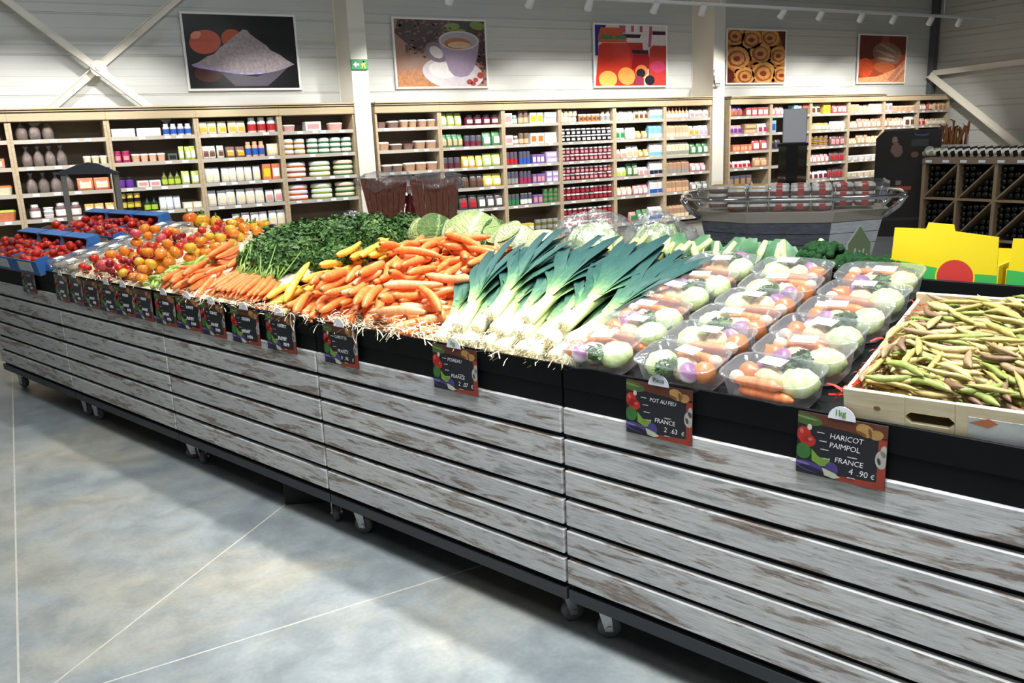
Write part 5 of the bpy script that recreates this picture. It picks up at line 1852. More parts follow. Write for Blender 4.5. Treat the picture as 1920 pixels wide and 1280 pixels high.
def blue_crate(u, dv, row, idx):
    w, d, h = .385, .41, .105
    Mx = MDat(u, dv, bedz(dv) + .006, 0, TILT)
    r = empty('tomato_crate', mtx=Mx)
    tag(r, 'blue cardboard tomato crate, %s row, %s from the salad packs' % (row, ORD[idx]), 'crate', 'blue tomato crates')
    t_ = .006
    m = MB(); m.box(-w / 2, 0, 0, w / 2, d, t_)
    put('base', m.mesh('base', KRAFT), r)
    m = MB(); m.box(-w / 2, 0, t_, w / 2, t_, h * .85)
    f = put('front_panel', m.mesh('front_panel', BLUE), r)
    m = MB(); m.box(-.12, -.0015, .02, .10, 0, .078)
    put('white_label', m.mesh('white_label', WLAB), f)
    m = MB(); m.box(-w / 2 + t_, t_, t_, w / 2 - t_, t_ + .003, h * .80)
    put('front_lining', m.mesh('front_lining', KRAFT), r)
    for s in (-1, 1):
        x0, x1 = (-w / 2, -w / 2 + t_) if s < 0 else (w / 2 - t_, w / 2)
        m = MB()
        prof = [(t_, t_), (d - t_, t_), (d - t_, h * 1.25), (d - .075, h * 1.25), (d - .105, h * .72), (.10, h * .72), (.07, h), (t_, h)]
        m.rings([[(x, y, z) for y, z in prof] for x in (x0, x1)])
        put('side_panel', m.mesh('side_panel', BLUE), r)
        xi = x1 if s < 0 else x0 - .002
        m = MB()
        m.rings([[(x, y, z - .004) for y, z in prof] for x in (xi, xi + .002)])
        put('side_lining', m.mesh('side_lining', KRAFT), r)
    m = MB(); m.box(-w / 2, d - t_, t_, w / 2, d, h * 1.2)
    put('back_panel', m.mesh('back_panel', KRAFT), r)
    m = MB(); m.box(-w / 2 + .01, d - .085, h * 1.2, w / 2 - .01, d, h * 1.2 + .006)
    put('top_flap', m.mesh('top_flap', BLUE), r)
    m = MB()
    for s in (-1, 1):
        m.add([(s * (w / 2 - .008), d - .006, h * .5), (s * (w / 2 - .008), d - .09, h * 1.2), (s * (w / 2 - .07), d - .006, h * 1.2), (s * (w / 2 - .008), d - .006, h * 1.2)], [(0, 1, 3), (0, 3, 2), (1, 2, 3), (0, 2, 1)])
    put('corner_gusset', m.mesh('corner_gusset', KRAFT), r)
    hp = Heap(-w / 2 + .012, w / 2 - .012, .015, d - .02, lambda X, Y: .048 + 0 * X)
    balls(hp, 34, None, ['red', 'red', 'dark red'], {'red': (.022, .03), 'dark red': (.02, .027)}, 'tomato', lambda kd, x, y: '%s tomato in the %s blue crate, %s row, %s' % (kd, ORD[idx], row, spot(x / w + .5, y / d)), lambda kd: kd + ' tomatoes in the blue crates, ' + row, 6, base=Mx, cal=.35)


for _r, (_dv, _rw) in enumerate(((-.025, 'front'), (.45, 'rear'))):
    for _i in range(3):
        blue_crate(5.70 + .40 * _i, _dv, _rw, _i)

# ------------------------------------------------------------------ things along the ridge of the island
BZ = bedz(RIDGE) - .03


def rear(u, dv, z=None, rz=0.):
    zz = BZ - .2 * (dv - RIDGE) if z is None else z
    return MDat(u, dv, zz, rz, 0)


def veined(name, a, b, c, vein, crinkle, strength):
    """leaf with a midrib and branching side veins, drawn from the leaf's own coordinates"""
    t = NT(name)
    tc = t.n('ShaderNodeTexCoord')
    nz = t.n('ShaderNodeTexNoise')
    nz.inputs['Scale'].default_value = 5.0
    t.l(tc.outputs['UV'], nz.inputs['Vector'])
    sc = t.n('ShaderNodeVectorMath', operation='SCALE')
    sc.inputs['Scale'].default_value = .22
    t.l(nz.outputs['Color'], sc.inputs[0])
    ad = t.n('ShaderNodeVectorMath', operation='ADD')
    t.l(tc.outputs['UV'], ad.inputs[0])
    t.l(sc.outputs[0], ad.inputs[1])
    sp = t.n('ShaderNodeSeparateXYZ')
    t.l(ad.outputs[0], sp.inputs[0])

    def mth(op, p, q=None, r=None):
        n = t.n('ShaderNodeMath', operation=op)
        for k, v in enumerate((p, q, r)):
            if v is None:
                continue
            if isinstance(v, (int, float)):
                n.inputs[k].default_value = v
            else:
                t.l(v, n.inputs[k])
        return n.outputs[0]
    cx = mth('SUBTRACT', sp.outputs[0], .11)
    ax = mth('ABSOLUTE', cx)
    rib = mth('SMOOTHSTEP', ax, 0.0, 0.1) if False else mth('MULTIPLY', ax, 9.0)
    rib = mth('SUBTRACT', 1.0, mth('MINIMUM', rib, 1.0))
    ph = mth('MULTIPLY_ADD', ax, -4.2, mth('MULTIPLY', sp.outputs[1], 4.6))
    fr = mth('ABSOLUTE', mth('SUBTRACT', mth('FRACT', ph), .5))
    sv = mth('SUBTRACT', 1.0, mth('MINIMUM', mth('MULTIPLY', fr, 7.0), 1.0))
    ph2 = mth('MULTIPLY_ADD', ax, 9.0, mth('MULTIPLY', sp.outputs[1], 7.0))
    fr2 = mth('ABSOLUTE', mth('SUBTRACT', mth('FRACT', ph2), .5))
    sv2 = mth('MULTIPLY', mth('SUBTRACT', 1.0, mth('MINIMUM', mth('MULTIPLY', fr2, 5.0), 1.0)), .5)
    allv = mth('MAXIMUM', mth('MAXIMUM', rib, sv), sv2)
    f = t.noise(7, 4, t.coords('Object', None, True))
    base = t.ramp(f, [(.3, lin(a)), (.5, lin(b)), (.72, lin(c))])
    t.l(t.mix(mth('MULTIPLY', allv, strength), base, lin(vein)), t.b.inputs['Base Color'])
    t.s(Roughness=.5)
    vo = t.n('ShaderNodeTexVoronoi')
    vo.inputs['Scale'].default_value = 60
    t.l(t.coords('Object'), vo.inputs['Vector'])
    hgt = mth('MULTIPLY_ADD', vo.outputs['Distance'], -crinkle, allv)
    t.bump(hgt, .8, .006)
    return t.m


SAVOY = veined('savoy_leaf', '35571f', '4c722c', '6a8c40', 'b4c888', 1.6, .75)
SAVOYL = veined('savoy_leaf_light', '7f9a4a', 'a3b865', 'c6d38c', 'e2e8b8', 1.6, .8)
PALE = veined('pale_cabbage_leaf', '86a256', 'a4bc72', 'c2d294', 'e2eac4', .4, .7)
PALEL = veined('pale_cabbage_inner', 'a8ba78', 'c8d4a0', 'dde4c0', 'f0f2dc', .4, .8)
WHITEC = green_mat('white_cabbage', 'b4c98c', 'cddba8', 'e2ead0', .4, 5)


def leaf_patch(R, cen, spread, n=9, wav=.03, lift=.06, sq_=(1, 1, 1), rnd=random):
    cz = Vector(cen).normalized()
    a = cz.cross(Vector((.3, .2, 1))).normalized()
    b = cz.cross(a)
    vs, fs = [], []
    ph = rnd.uniform(0, 6)
    for i in range(n):
        for j in range(n):
            x, y = i / (n - 1) * 2 - 1, j / (n - 1) * 2 - 1
            q = math.hypot(x, y)
            k = max(abs(x), abs(y)) / q if q > 1e-6 else 1
            x, y = x * k, y * k
            q = math.hypot(x, y)
            d = (cz + (a * x + b * y) * spread).normalized()
            rad = R * (1 + lift * q ** 4 + wav * q * q * math.sin(5 * math.atan2(y, x) + ph))
            p = d * rad
            vs.append((p.x * sq_[0], p.y * sq_[1], p.z * sq_[2]))
    for i in range(n - 1):
        for j in range(n - 1):
            fs.append((i * n + j, i * n + j + 1, (i + 1) * n + j + 1, (i + 1) * n + j))
    mb = MB().add(vs, fs)
    mb.uv = [(i / (n - 1) * 2 - 1, 1 - j / (n - 1) * 2) for i in range(n) for j in range(n)]
    return mb


def leaf_mesh(mb, m):
    me = mb.mesh('leaf', m, True)
    uv = me.uv_layers.new(name='leaf')
    for lp in me.loops:
        uv.data[lp.index].uv = mb.uv[lp.vertex_index]
    return me


def cabbage(name, mtx, R, leaves, cmat, label, sq_=(1, 1, .88)):
    r = empty(name, mtx=mtx @ Matrix.Translation((0, 0, R * sq_[2] * .95)))
    tag(r, label, 'cabbage', 'cabbages on the ridge')
    mb = MB(); mb.ell((0, 0, 0), (R * .97 * sq_[0], R * .97 * sq_[1], R * .97 * sq_[2]), 18, 12)
    put('heart', mb.mesh('heart', cmat, True), r)
    rnd = random.Random(label)
    for k, (d, spread, lift, m_) in enumerate(leaves):
        mb = leaf_patch(R * (1.0 + .016 * k), d, spread, 15, .02, lift, sq_, rnd)
        put('leaf', leaf_mesh(mb, m_), r)
    mb = MB(); mb.tube([(0, 0, -R * sq_[2] * 1.02), (0, 0, -R * sq_[2] * .7)], R * .2, 8)
    put('stump', mb.mesh('stump', WHITEC), r)


_B = [((-.6, .8, .2), 1.3, .03), ((.8, .7, .1), 1.3, .03)]
cabbage('savoy_cabbage', rear(3.16, 1.0, 1.02), .115, [(*b, SAVOY) for b in _B] + [((-.3, -.9, .25), 1.1, .05, SAVOYL), ((.5, -.6, -.5), .9, .06, SAVOYL), ((.85, -.35, .55), 1.05, .09, SAVOY)], SAVOY, 'dark crinkled savoy cabbage on the ridge beside the parsley')
cabbage('green_cabbage', rear(2.88, 1.02, 1.00), .145, [(*b, PALE) for b in _B] + [((-.5, -.8, .0), 1.0, .05, PALEL), ((1.0, .1, .0), 1.0, .04, SAVOY), ((.55, -.75, .45), 1.15, .04, PALE)], PALEL, 'large pale green cabbage with veined leaves behind the carrots', (1.12, 1, .86))
cabbage('white_cabbage', rear(2.62, 1.02, 1.02), .105, [(*b, PALE) for b in _B] + [((-.2, -.6, .8), 1.0, .10, PALE), ((.7, -.8, .2), 1.0, .16, PALEL)], PALEL, 'flattened green cabbage with loose outer leaf beside the large cabbage', (1.2, 1, .85))
cabbage('white_cabbage', rear(2.43, 1.0, 1.02), .09, [(*b, PALEL) for b in _B] + [((.5, -.8, .5), 1.3, .01, PALEL)], WHITEC, 'small smooth white cabbage behind the leek tips', (1.1, 1, .9))

crumple = clear_plastic('crumpled_cellophane', (.95, .96, .98), .08, .12, 1.0, 22, haze=.06)


def film_dome(c, r, n=30, amp=.12, seed=0):
    rs = np.random.default_rng(seed)
    k = rs.normal(0, 1, (6, 3)) * 6
    mb = MB()
    mb.ell(c, r, n, n // 2, lambda d, ph, th: 1 + amp * float(np.sin(k @ np.array(d)).mean()) + amp * .6 * float(np.abs(np.sin(2.2 * k @ np.array(d)[::-1])).mean()))
    return mb


for _u, _dv, _rr, _lb, _sd in ((2.18, 1.03, .125, 'lettuce wrapped in crumpled clear film behind the leeks', 1), (1.98, 1.22, .115, 'lettuce wrapped in clear film, behind the first wrapped lettuce', 2), (3.86, 1.10, .10, 'wrapped salad head at the back beside the aubergines', 3)):
    r = empty('wrapped_lettuce', mtx=rear(_u, _dv, 1.03))
    tag(r, _lb, 'lettuce', 'film-wrapped lettuces')
    mb = MB(); mb.ell((0, 0, _rr * .7), (_rr * .95, _rr * .85, _rr * .72), 22, 14, lambda d, ph, th: 1 + .05 * math.sin(6 * ph + 4 * th) + .04 * math.sin(11 * ph))
    put('lettuce_head', mb.mesh('lettuce_head', PALE, True), r)
    for k in range(5):
        mb = leaf_patch(_rr * .93, (math.cos(k * 1.3), math.sin(k * 1.3), .5), .8, 9, .08, .1, (1, .9, .8))
        put('leaf', leaf_mesh(mb, SAVOY if k == 2 else PALE), r, loc=(0, 0, _rr * .7))
    put('film_wrap', film_dome((0, 0, _rr * .82), (_rr * 1.16, _rr * 1.08, _rr * .86), 44, .42, _sd).mesh('film_wrap', crumple, True), r)

# leafy cauliflower-style bunches with thick pale ribs
RIB = green_mat('pale_rib', '90a866', 'adc084', 'c6d2a4', .45, 9)
LEAFG = green_mat('rib_leaf', '3c6444', '4f7a55', '6c926a', .5, 10)
YRIB = green_mat('yellow_rib', '9ca25c', 'bcbf7e', 'd2d29e', .45, 9)


def rib_bunch(u, dv, label, m_rib, nst, nl, H, seed, lean=0.):
    rnd = random.Random(seed)
    r = empty('ribbed_greens', mtx=rear(u, dv, 1.055, rnd.uniform(-.3, .3)))
    tag(r, label, 'greens', 'leafy greens with pale ribs')
    for k in range(nst):
        f = (k + .5) / nst * 2 - 1
        dx = f * .06 + lean + rnd.uniform(-.03, .03)
        hh = H * rnd.uniform(.75, 1.05)
        y0 = rnd.uniform(-.04, .03)
        m = MB()
        pts = [(f * .03, y0 - .03, .0), (f * .04 + dx * .2, y0 - .045, hh * .3), (f * .05 + dx * .6, y0 - .045, hh * .7), (f * .05 + dx, y0 - .01, hh)]
        m.tube(pts, [.012, .016, .014, .010], 8)
        put('stalk', m.mesh('stalk', m_rib, True), r)
    for k in range(nl):
        f = (k + .5) / max(nl, 1) * 2 - 1
        vs, fs = [], []
        n = 7
        w, hh = rnd.uniform(.055, .07), H * rnd.uniform(.75, 1.0)
        x0 = f * .075
        for i in range(n):
            t_ = i / (n - 1)
            for j in range(5):
                s = (j - 2) / 2
                ww = w * math.sin(PI * (.12 + .80 * t_)) * 1.05
                vs.append((x0 + f * .05 * t_ + s * ww, -.02 + .05 * t_ * t_ + .012 * abs(s) + .006 * math.sin(9 * t_ + 4 * s), .01 + hh * t_))
        for i in range(n - 1):
            for j in range(4):
                fs.append((i * 5 + j, i * 5 + j + 1, (i + 1) * 5 + j + 1, (i + 1) * 5 + j))
        put('leaf', MB().add(vs, fs).mesh('leaf', LEAFG, True), r)


rib_bunch(1.93, .95, 'yellowish ribbed greens on the ridge beside the wrapped lettuce', YRIB, 6, 1, .125, 1)
rib_bunch(1.79, .95, 'yellowish ribbed greens, second from the wrapped lettuce', YRIB, 4, 1, .12, 2)
rib_bunch(1.68, .95, 'pale ribbed greens beside the pale root bundle', RIB, 4, 2, .14, 3)
rib_bunch(1.51, .95, 'ribbed greens with broad leaves right of the pale root bundle', RIB, 3, 3, .125, 4, -.03)
rib_bunch(1.38, .95, 'leafy greens beside the purple turnip on the ridge', RIB, 1, 4, .125, 5)
rib_bunch(1.25, .95, 'pale ribbed greens beside the broccoli', RIB, 4, 2, .14, 6, .02)
_o = put('turnip', turn_me, loc=(0, 0, 0)); _o.matrix_basis = rear(1.445, .92, 1.115) @ Matrix.Diagonal((1.1, 1.1, 1.1, 1)); tag(_o, 'single purple topped turnip among the ribbed greens', 'turnip')
_pts = [(-1.60 + random.gauss(0, .02), .93 + random.gauss(0, .02), 1.105 + random.gauss(0, .012)) for _ in range(40)]
strands('pale_root_bundle', _pts, 260, .06, .0016, mat('pale_root', lin('dcc9a4'), .7, var=.2, scale=40), 'tangled pale root bundle on the ridge between ribbed greens', 'roots')

BROC = mat('broccoli_head', lin('274a2a'), .9, var=.55, scale=160, bump=1.0, spec=.1)
mb = MB()
_rr = random.Random(3)
for _k in range(120):
    th, ph = math.acos(1 - _rr.random() * 1.1), _rr.uniform(0, 6.28)
    d = Vector((math.sin(th) * math.cos(ph), math.sin(th) * math.sin(ph), math.cos(th)))
    q = _rr.uniform(.009, .015)
    s1, s2 = _rr.uniform(0, 6), _rr.uniform(0, 6)
    mb.ell((d.x * .066, d.y * .06, .045 + d.z * .045), (q, q, q), 9, 6, lambda dd, p_, t_, s1=s1, s2=s2: 1 + .16 * math.sin(6 * p_ + s1) * math.sin(6 * t_ + s2))
broc_me = mb.mesh('floret_head', BROC, True)
mb = MB(); mb.tube([(0, 0, -.03), (0, 0, .0), (.0, 0, .05)], [.017, .018, .028], 8)
brst_me = mb.mesh('stem', STEMG, True)
for _k, (_u, _dv, _z, _s, _lb) in enumerate(((1.145, .94, 1.07, 1.22, 'largest broccoli head on the ridge beside the pale ribbed greens'), (1.045, .95, 1.055, 1.0, 'broccoli head, second from the ribbed greens'), (.985, .93, 1.055, .95, 'broccoli head, third from the ribbed greens'), (.925, .95, 1.05, 1.05, 'broccoli head, fourth from the ribbed greens'), (.87, .93, 1.04, .85, 'broccoli head nearest the yellow boxes'))):
    r = empty('broccoli', mtx=rear(_u, _dv, _z, _k * 1.3) @ Matrix.Diagonal((_s, _s, _s, 1)))
    tag(r, _lb, 'broccoli', 'broccoli heads')
    put('floret_head', broc_me, r)
    put('stem', brst_me, r)
_pts = [(-1.07 + random.gauss(0, .025), .90 + random.gauss(0, .01), 1.105 + random.gauss(0, .008)) for _ in range(12)]
strands('white_rootlets', _pts, 60, .05, .0012, mat('rootlet_white', (.8, .8, .74), .6), 'few curling white rootlets between the broccoli heads', 'roots')

# peppers and aubergines far back
YPEP = veg_skin('yellow_pepper', 'd9901a', 'f0b824', .2)
OPEP = veg_skin('orange_pepper', 'd8601a', 'e8802a', .2)
AUB = veg_skin('aubergine_skin', '120c18', '1e1422', .15)
mb = MB(); mb.ell((0, 0, .05), (.042, .042, .05), 18, 12, lambda d, ph, th: (1 + .10 * math.cos(4 * ph) * math.sin(th)) * (1 - .1 * max(0, d.z) ** 6)); pep_m = {0: mb.mesh('pepper', YPEP, True), 1: mb.mesh('pepper', OPEP, True)}
mb = MB(); mb.tube([(0, 0, .088), (.004, .0, .10), (.012, 0, .118)], [.014, .006, .005], 7); pep_st = mb.mesh('stalk', CALYX, True)
for _k in range(20):
    u = 5.42 - _k * .045
    o = put('bell_pepper', pep_m[1 if _k in (0, 1) or _k % 7 == 5 else 0], mtx=rear(u, .95 + .07 * (_k % 2), 1.055 + .02 * (_k % 3 == 0)) @ Matrix.Rotation(random.uniform(-.9, .9), 4, 'X') @ Matrix.Rotation(random.uniform(0, 6), 4, 'Z') @ Matrix.Diagonal((1.2, 1.2, 1.2, 1) if _k < 3 else (.85, .85, .85, 1)))
    put('stalk', pep_st, o)
    tag(o, 'glossy %s bell pepper on the ridge, %s from the blue crates' % ('orange' if _k in (0, 1) or _k % 7 == 5 else 'yellow', (ORD + ['sixteenth', 'seventeenth', 'eighteenth', 'nineteenth', 'twentieth'])[_k]), 'pepper', 'bell peppers on the ridge')
mb = MB(); mb.lathe([(.005, -.09), (.028, -.08), (.036, -.05), (.032, 0), (.022, .05), (.016, .075), (.008, .085)], 14); aub_me = mb.mesh('aubergine', AUB, True)
mb = MB(); mb.lathe([(.021, .062), (.019, .078), (.007, .088), (.006, .115), (.003, .118)], 8); aubc_me = mb.mesh('stalk_cap', CALYX, True)
for _k, (_u, _dv, _z, _rz) in enumerate(((4.53, .96, 1.10, .6), (4.45, 1.0, 1.09, 1.2), (4.37, .96, 1.10, .2), (4.24, .98, 1.12, -.5), (4.12, 1.0, 1.14, .9), (4.04, 1.0, 1.12, .1))):
    o = put('aubergine', aub_me, mtx=rear(_u, _dv, _z, _rz) @ Matrix.Rotation(PI / 2 - .2, 4, 'X'))
    put('stalk_cap', aubc_me, o)
    tag(o, 'shiny black aubergine on the ridge, %s from the peppers' % ORD[_k], 'aubergine', 'aubergines')

# yellow cardboard boxes on the rear side
YBOX = mat('yellow_card', lin('ecd220'), .45, var=.05, scale=6)
GPR = mat('green_print', lin('3fae55'), .45)
RPR = mat('red_print', lin('c83a36'), .45)
YIN = mat('box_kraft', lin('a8885c'), .7)


def yellow_box(u0, wd, dv, z0, h, label, rz):
    r = empty('yellow_fruit_box', mtx=MDat(u0, dv, z0, rz, 0))
    tag(r, label, 'cardboard box', 'yellow cardboard boxes')
    m = MB()
    prof = [(0, 0), (wd, 0), (wd - .006, h - .012), (wd * .60, h), (wd * .585, h + .02), (wd * .355, h + .024), (wd * .335, h + .004), (.012, h + .004)]
    m.rings([[(x, y, z) for x, z in prof] for y in (0, .005)])
    f = put('front_panel', m.mesh('front_panel', YBOX), r)
    m = MB()
    m.poly([(.001, -.0006, .0), (wd * .999, -.0006, .0), (wd - .002, -.0006, h * .42), (wd * .72, -.0006, h * .42), (wd * .45, -.0006, h * .47), (wd * .2, -.0006, h * .52), (.004, -.0006, h * .545)])
    put('green_band', m.mesh('green_band', GPR), f)
    m = MB()
    m.poly([(wd * .63 + h * .265 * math.cos(a), -.0009, h * .355 + h * .265 * math.sin(a)) for a in np.linspace(0, 2 * PI, 31)[:-1]])
    put('yellow_ring', m.mesh('yellow_ring', YBOX), f)
    m = MB()
    m.poly([(wd * .63 + h * .245 * math.cos(a), -.0012, h * .355 + h * .245 * math.sin(a)) for a in np.linspace(0, 2 * PI, 31)[:-1]])
    put('red_disc', m.mesh('red_disc', RPR), f)
    for x in (0, wd - .005):
        m = MB(); m.box(x, .006, 0, x + .005, .40, h * .55)
        put('side_panel', m.mesh('side_panel', YBOX), r)
    m = MB(); m.box(0, .40, 0, wd, .405, h * .55)
    put('back_panel', m.mesh('back_panel', YBOX), r)
    m = MB(); m.box(.005, .006, 0, wd - .005, .40, .005)
    put('base', m.mesh('base', YIN), r)


yellow_box(.925, .318, .925, 1.03, .215, 'yellow cardboard box with red disc and green band behind the bean crate', -.05)
yellow_box(.592, .318, .93, 1.03, .195, 'second yellow cardboard box cut off by the right picture edge', -.03)

# ------------------------------------------------------------------ tapered brown baskets between display and wall
t = NT('brown_veneer')
_f = t.noise(3, 5, t.coords('Object', (40, 40, 2.5), True), .6)
t.l(t.ramp(_f, [(.3, lin('6a3c2e')), (.55, lin('885240')), (.75, lin('a66c56'))]), t.b.inputs['Base Color'])
t.s(Roughness=.5)
VENEER = t.m


def veneer_basket(x, y, z0, z1, w0, w1, rz, label, seed):
    r = empty('veneer_basket', (x, y, z0), rz)
    tag(r, label, 'basket', 'brown tapered baskets')
    H = z1 - z0
    rnd = random.Random(seed)
    n = 7
    for side in range(4):
        Rm = Matrix.Rotation(side * PI / 2, 4, 'Z')
        for k in range(n):
            f0, f1 = k / n * 2 - 1, (k + .94) / n * 2 - 1
            o = .004 * (k % 2)
            tp = H * (1 - .11 * (1 if side == 0 else .5) * (k / n if side == 0 else .5))
            vs = [(f0 * w0, -w0 - o, 0), (f1 * w0, -w0 - o, 0), (f1 * w1, -w1 - o, tp), (f0 * w1, -w1 - o, tp)]
            vs += [(a, b + .006, c) for a, b, c in vs]
            m = MB().add([Rm @ Vector(v) for v in vs], [(0, 1, 2, 3), (7, 6, 5, 4), (0, 4, 5, 1), (3, 2, 6, 7), (0, 3, 7, 4), (1, 5, 6, 2)])
            put('stave', m.mesh('stave', VENEER), r)
    m = MB(); m.box(-w0, -w0, 0, w0, w0, .01)
    put('base', m.mesh('base', VENEER), r)
    m = MB(); m.box(-w1 * .86, -w1 * .86, H * .7, w1 * .86, w1 * .86, H * .78)
    put('filling', m.mesh('filling', mat('basket_filling', lin('4a3a34'), .7, var=.4, scale=20)), r)
    fm = film_dome((0, 0, H * .93), (w1 * 1.12, w1 * 1.12, H * .13), 34, .35, seed)
    put('film_wrap', fm.mesh('film_wrap', crumple, True), r)


PL = mat('plinth_board', lin('9c958c'), .6, var=.1)
_r = empty('low_stand', (3.25, 7.5, 0), -.3)
tag(_r, 'plain low stand carrying the two brown baskets', 'stand')
m = MB(); m.bbox(-.55, -.35, .56, .55, .35, .60, .004)
put('top_board', m.mesh('top_board', PL), _r)
for _x in (-.5, .5):
    for _y in (-.3, .3):
        m = MB(); m.bbox(_x - .025, _y - .025, 0, _x + .025, _y + .025, .56, .004)
        put('leg', m.mesh('leg', PL), _r)
veneer_basket(3.06, 7.74, .60, 1.27, .11, .21, -.42, 'left brown veneer basket with crumpled clear film on top', 5)
veneer_basket(3.37, 7.27, .60, 1.25, .14, .205, -.55, 'right brown veneer basket with crumpled clear film on top', 9)
_r = empty('red_bottle', (3.13, 7.42, .84))
_r.location = (3.255, 7.62, .60)
tag(_r, 'bottle with red and white wrapper standing between the brown baskets', 'bottle')
m = MB(); m.lathe([(.05, 0), (.055, .01), (.055, .30), (.05, .36), (.022, .44), (.016, .48), (.016, .55)], 14)
put('bottle_body', m.mesh('bottle_body', mat('wrapper_red', lin('9c2a34'), .35, var=.4, scale=14), True), _r)
m = MB(); m.lathe([(.0565, .18), (.057, .18), (.057, .27), (.0565, .27)], 14)
put('label', m.mesh('label', mat('label_paper', (1, 1, 1))), _r)
m = MB(); m.lathe([(.019, .5), (.02, .5), (.02, .57), (.015, .575)], 10)
put('cap', m.mesh('cap', mat('cap_white', (.8, .78, .72), .4)), _r)

# ------------------------------------------------------------------ little roofed stand at the far left
SG = mat('stand_grey', lin('8c8880'), .5, var=.1)
ROOF = mat('stand_roof', lin('3b4048'), .6, var=.1)
_r = empty('roofed_stand', (.655, 9.47, 0), -.05)
tag(_r, 'small roofed stand with dark pitched roof in front of the nut bags', 'stand')
m = MB()
m.rings([[(-.29, y, 1.415), (.29, y, 1.395), (.10, y, 1.50), (.02, y, 1.515), (-.07, y, 1.50)] for y in (-.2, .2)])
put('roof', m.mesh('roof', ROOF), _r)
for _x in (-.215, .245):
    for _y in (-.15, .15):
        m = MB(); m.bbox(_x - .025, _y - .02, 0, _x + .025, _y + .02, 1.42, .003)
        put('post', m.mesh('post', SG), _r)
for _z in (.45, .75):
    m = MB(); m.bbox(-.22, -.16, _z, .25, .16, _z + .02, .003)
    put('shelf', m.mesh('shelf', SG), _r)

# ------------------------------------------------------------------ promotional island with glass guard and chrome rail
IC = Vector((6.95, 6.32, 0))
IRZ = math.atan2(-6.32, -6.95) + PI / 2     # local -y points at the photographer
isl = empty('promotional_island', (IC.x, IC.y, 0), IRZ)
tag(isl, 'octagonal promotional island with glass guard, chrome rail and dark slatted base', 'display unit')
GREYP = NT('dark_plank_print')
_f = GREYP.noise(2.5, 5, GREYP.coords('Object', (4, 4, 16)), .6)
GREYP.l(GREYP.ramp(_f, [(.3, lin('4c5058')), (.6, lin('646871')), (.8, lin('80848c'))]), GREYP.b.inputs['Base Color'])
GREYP.s(Roughness=.5)
GREYP = GREYP.m
t = NT('white_plank_print')
_f = t.noise(2.5, 5, t.coords('Object', (4, 4, 20)), .6)
t.l(t.ramp(_f, [(.3, lin('c8ccd4')), (.6, lin('e0e3e8')), (.8, lin('f0f2f4'))]), t.b.inputs['Base Color'])
t.s(Roughness=.45)
WHITEP = t.m
TAUPE = mat('taupe_rim', lin('b3aa9e'), .4, var=.05)
CHROME = mat('chrome', (.75, .75, .76), .12, metal=1.)
GLASS = clear_plastic('guard_glass', (.95, .98, .97), .06, .02)


def octa(rx, ry, z, cut=.45):
    return [(-rx, -ry * cut, z), (-rx * cut, -ry, z), (rx * cut, -ry, z), (rx, -ry * cut, z), (rx, ry * cut, z), (rx * cut, ry, z), (-rx * cut, ry, z), (-rx, ry * cut, z)]


RX, RY = .87, .62
lo_, hi_ = octa(RX * .86, RY * .86, .10), octa(RX, RY, .66)
for k in range(8):
    q = (k + 1) % 8
    c0, c1 = Vector(lo_[k]), Vector(lo_[q])
    d0, d1 = Vector(hi_[k]), Vector(hi_[q])
    nn = 5
    whitep = k in (2, 3, 6)
    for i in range(nn):
        fa, fb = i / nn, (i + .95) / nn
        vs = [c0.lerp(d0, fa), c1.lerp(d1, fa), c1.lerp(d1, fb), c0.lerp(d0, fb)]
        cen = Vector((0, 0, .4))
        vi = [v + (cen - v).normalized() * .02 for v in vs]
        m = MB().add(vs + vi, [(0, 1, 2, 3), (7, 6, 5, 4), (0, 4, 5, 1), (3, 2, 6, 7), (0, 3, 7, 4), (1, 5, 6, 2)])
        put('plank', m.mesh('plank', WHITEP if whitep else GREYP), isl)
m = MB(); m.rings([octa(RX * 1.01, RY * 1.01, .66), octa(RX * 1.06, RY * 1.06, .76), octa(RX * 1.0, RY * 1.0, .765)])
put('rim_band', m.mesh('rim_band', TAUPE), isl)
m = MB(); m.rings([octa(RX * .84, RY * .84, .02), octa(RX * .84, RY * .84, .10)])
put('kick_base', m.mesh('kick_base', frame_dark), isl)
for k in range(8):
    q = (k + 1) % 8
    a0, a1 = Vector(octa(RX * 1.0, RY * 1.0, .77)[k]), Vector(octa(RX * 1.0, RY * 1.0, .77)[q])
    b0, b1 = Vector(octa(RX * 1.06, RY * 1.06, 1.02)[k]), Vector(octa(RX * 1.06, RY * 1.06, 1.02)[q])
    m = MB().add([a0, a1, b1, b0], [(0, 1, 2, 3)])
    put('glass_pane', m.mesh('glass_pane', GLASS), isl)
    m = MB(); m.tube([a0, b0], .006, 6)
    put('pane_clip', m.mesh('pane_clip', CHROME, True), isl)
pts = []
for a in np.linspace(0, 2 * PI, 49):
    c, s = math.cos(a), math.sin(a)
    pts.append((1.08 * math.copysign(abs(c) ** .7, c), .82 * math.copysign(abs(s) ** .7, s), .90))
m = MB(); m.tube(pts, .02, 10, False)
put('chrome_rail', m.mesh('chrome_rail', CHROME, True), isl)
for sx in (-1, 1):
    for sy in (-1, 1):
        m = MB(); m.tube([(sx * 1.05, sy * .45, .90), (sx * .99, sy * .42, .80), (sx * .88, sy * .34, .70)], .03, 8)
        put('rail_bracket', m.mesh('rail_bracket', CHROME, True), isl)
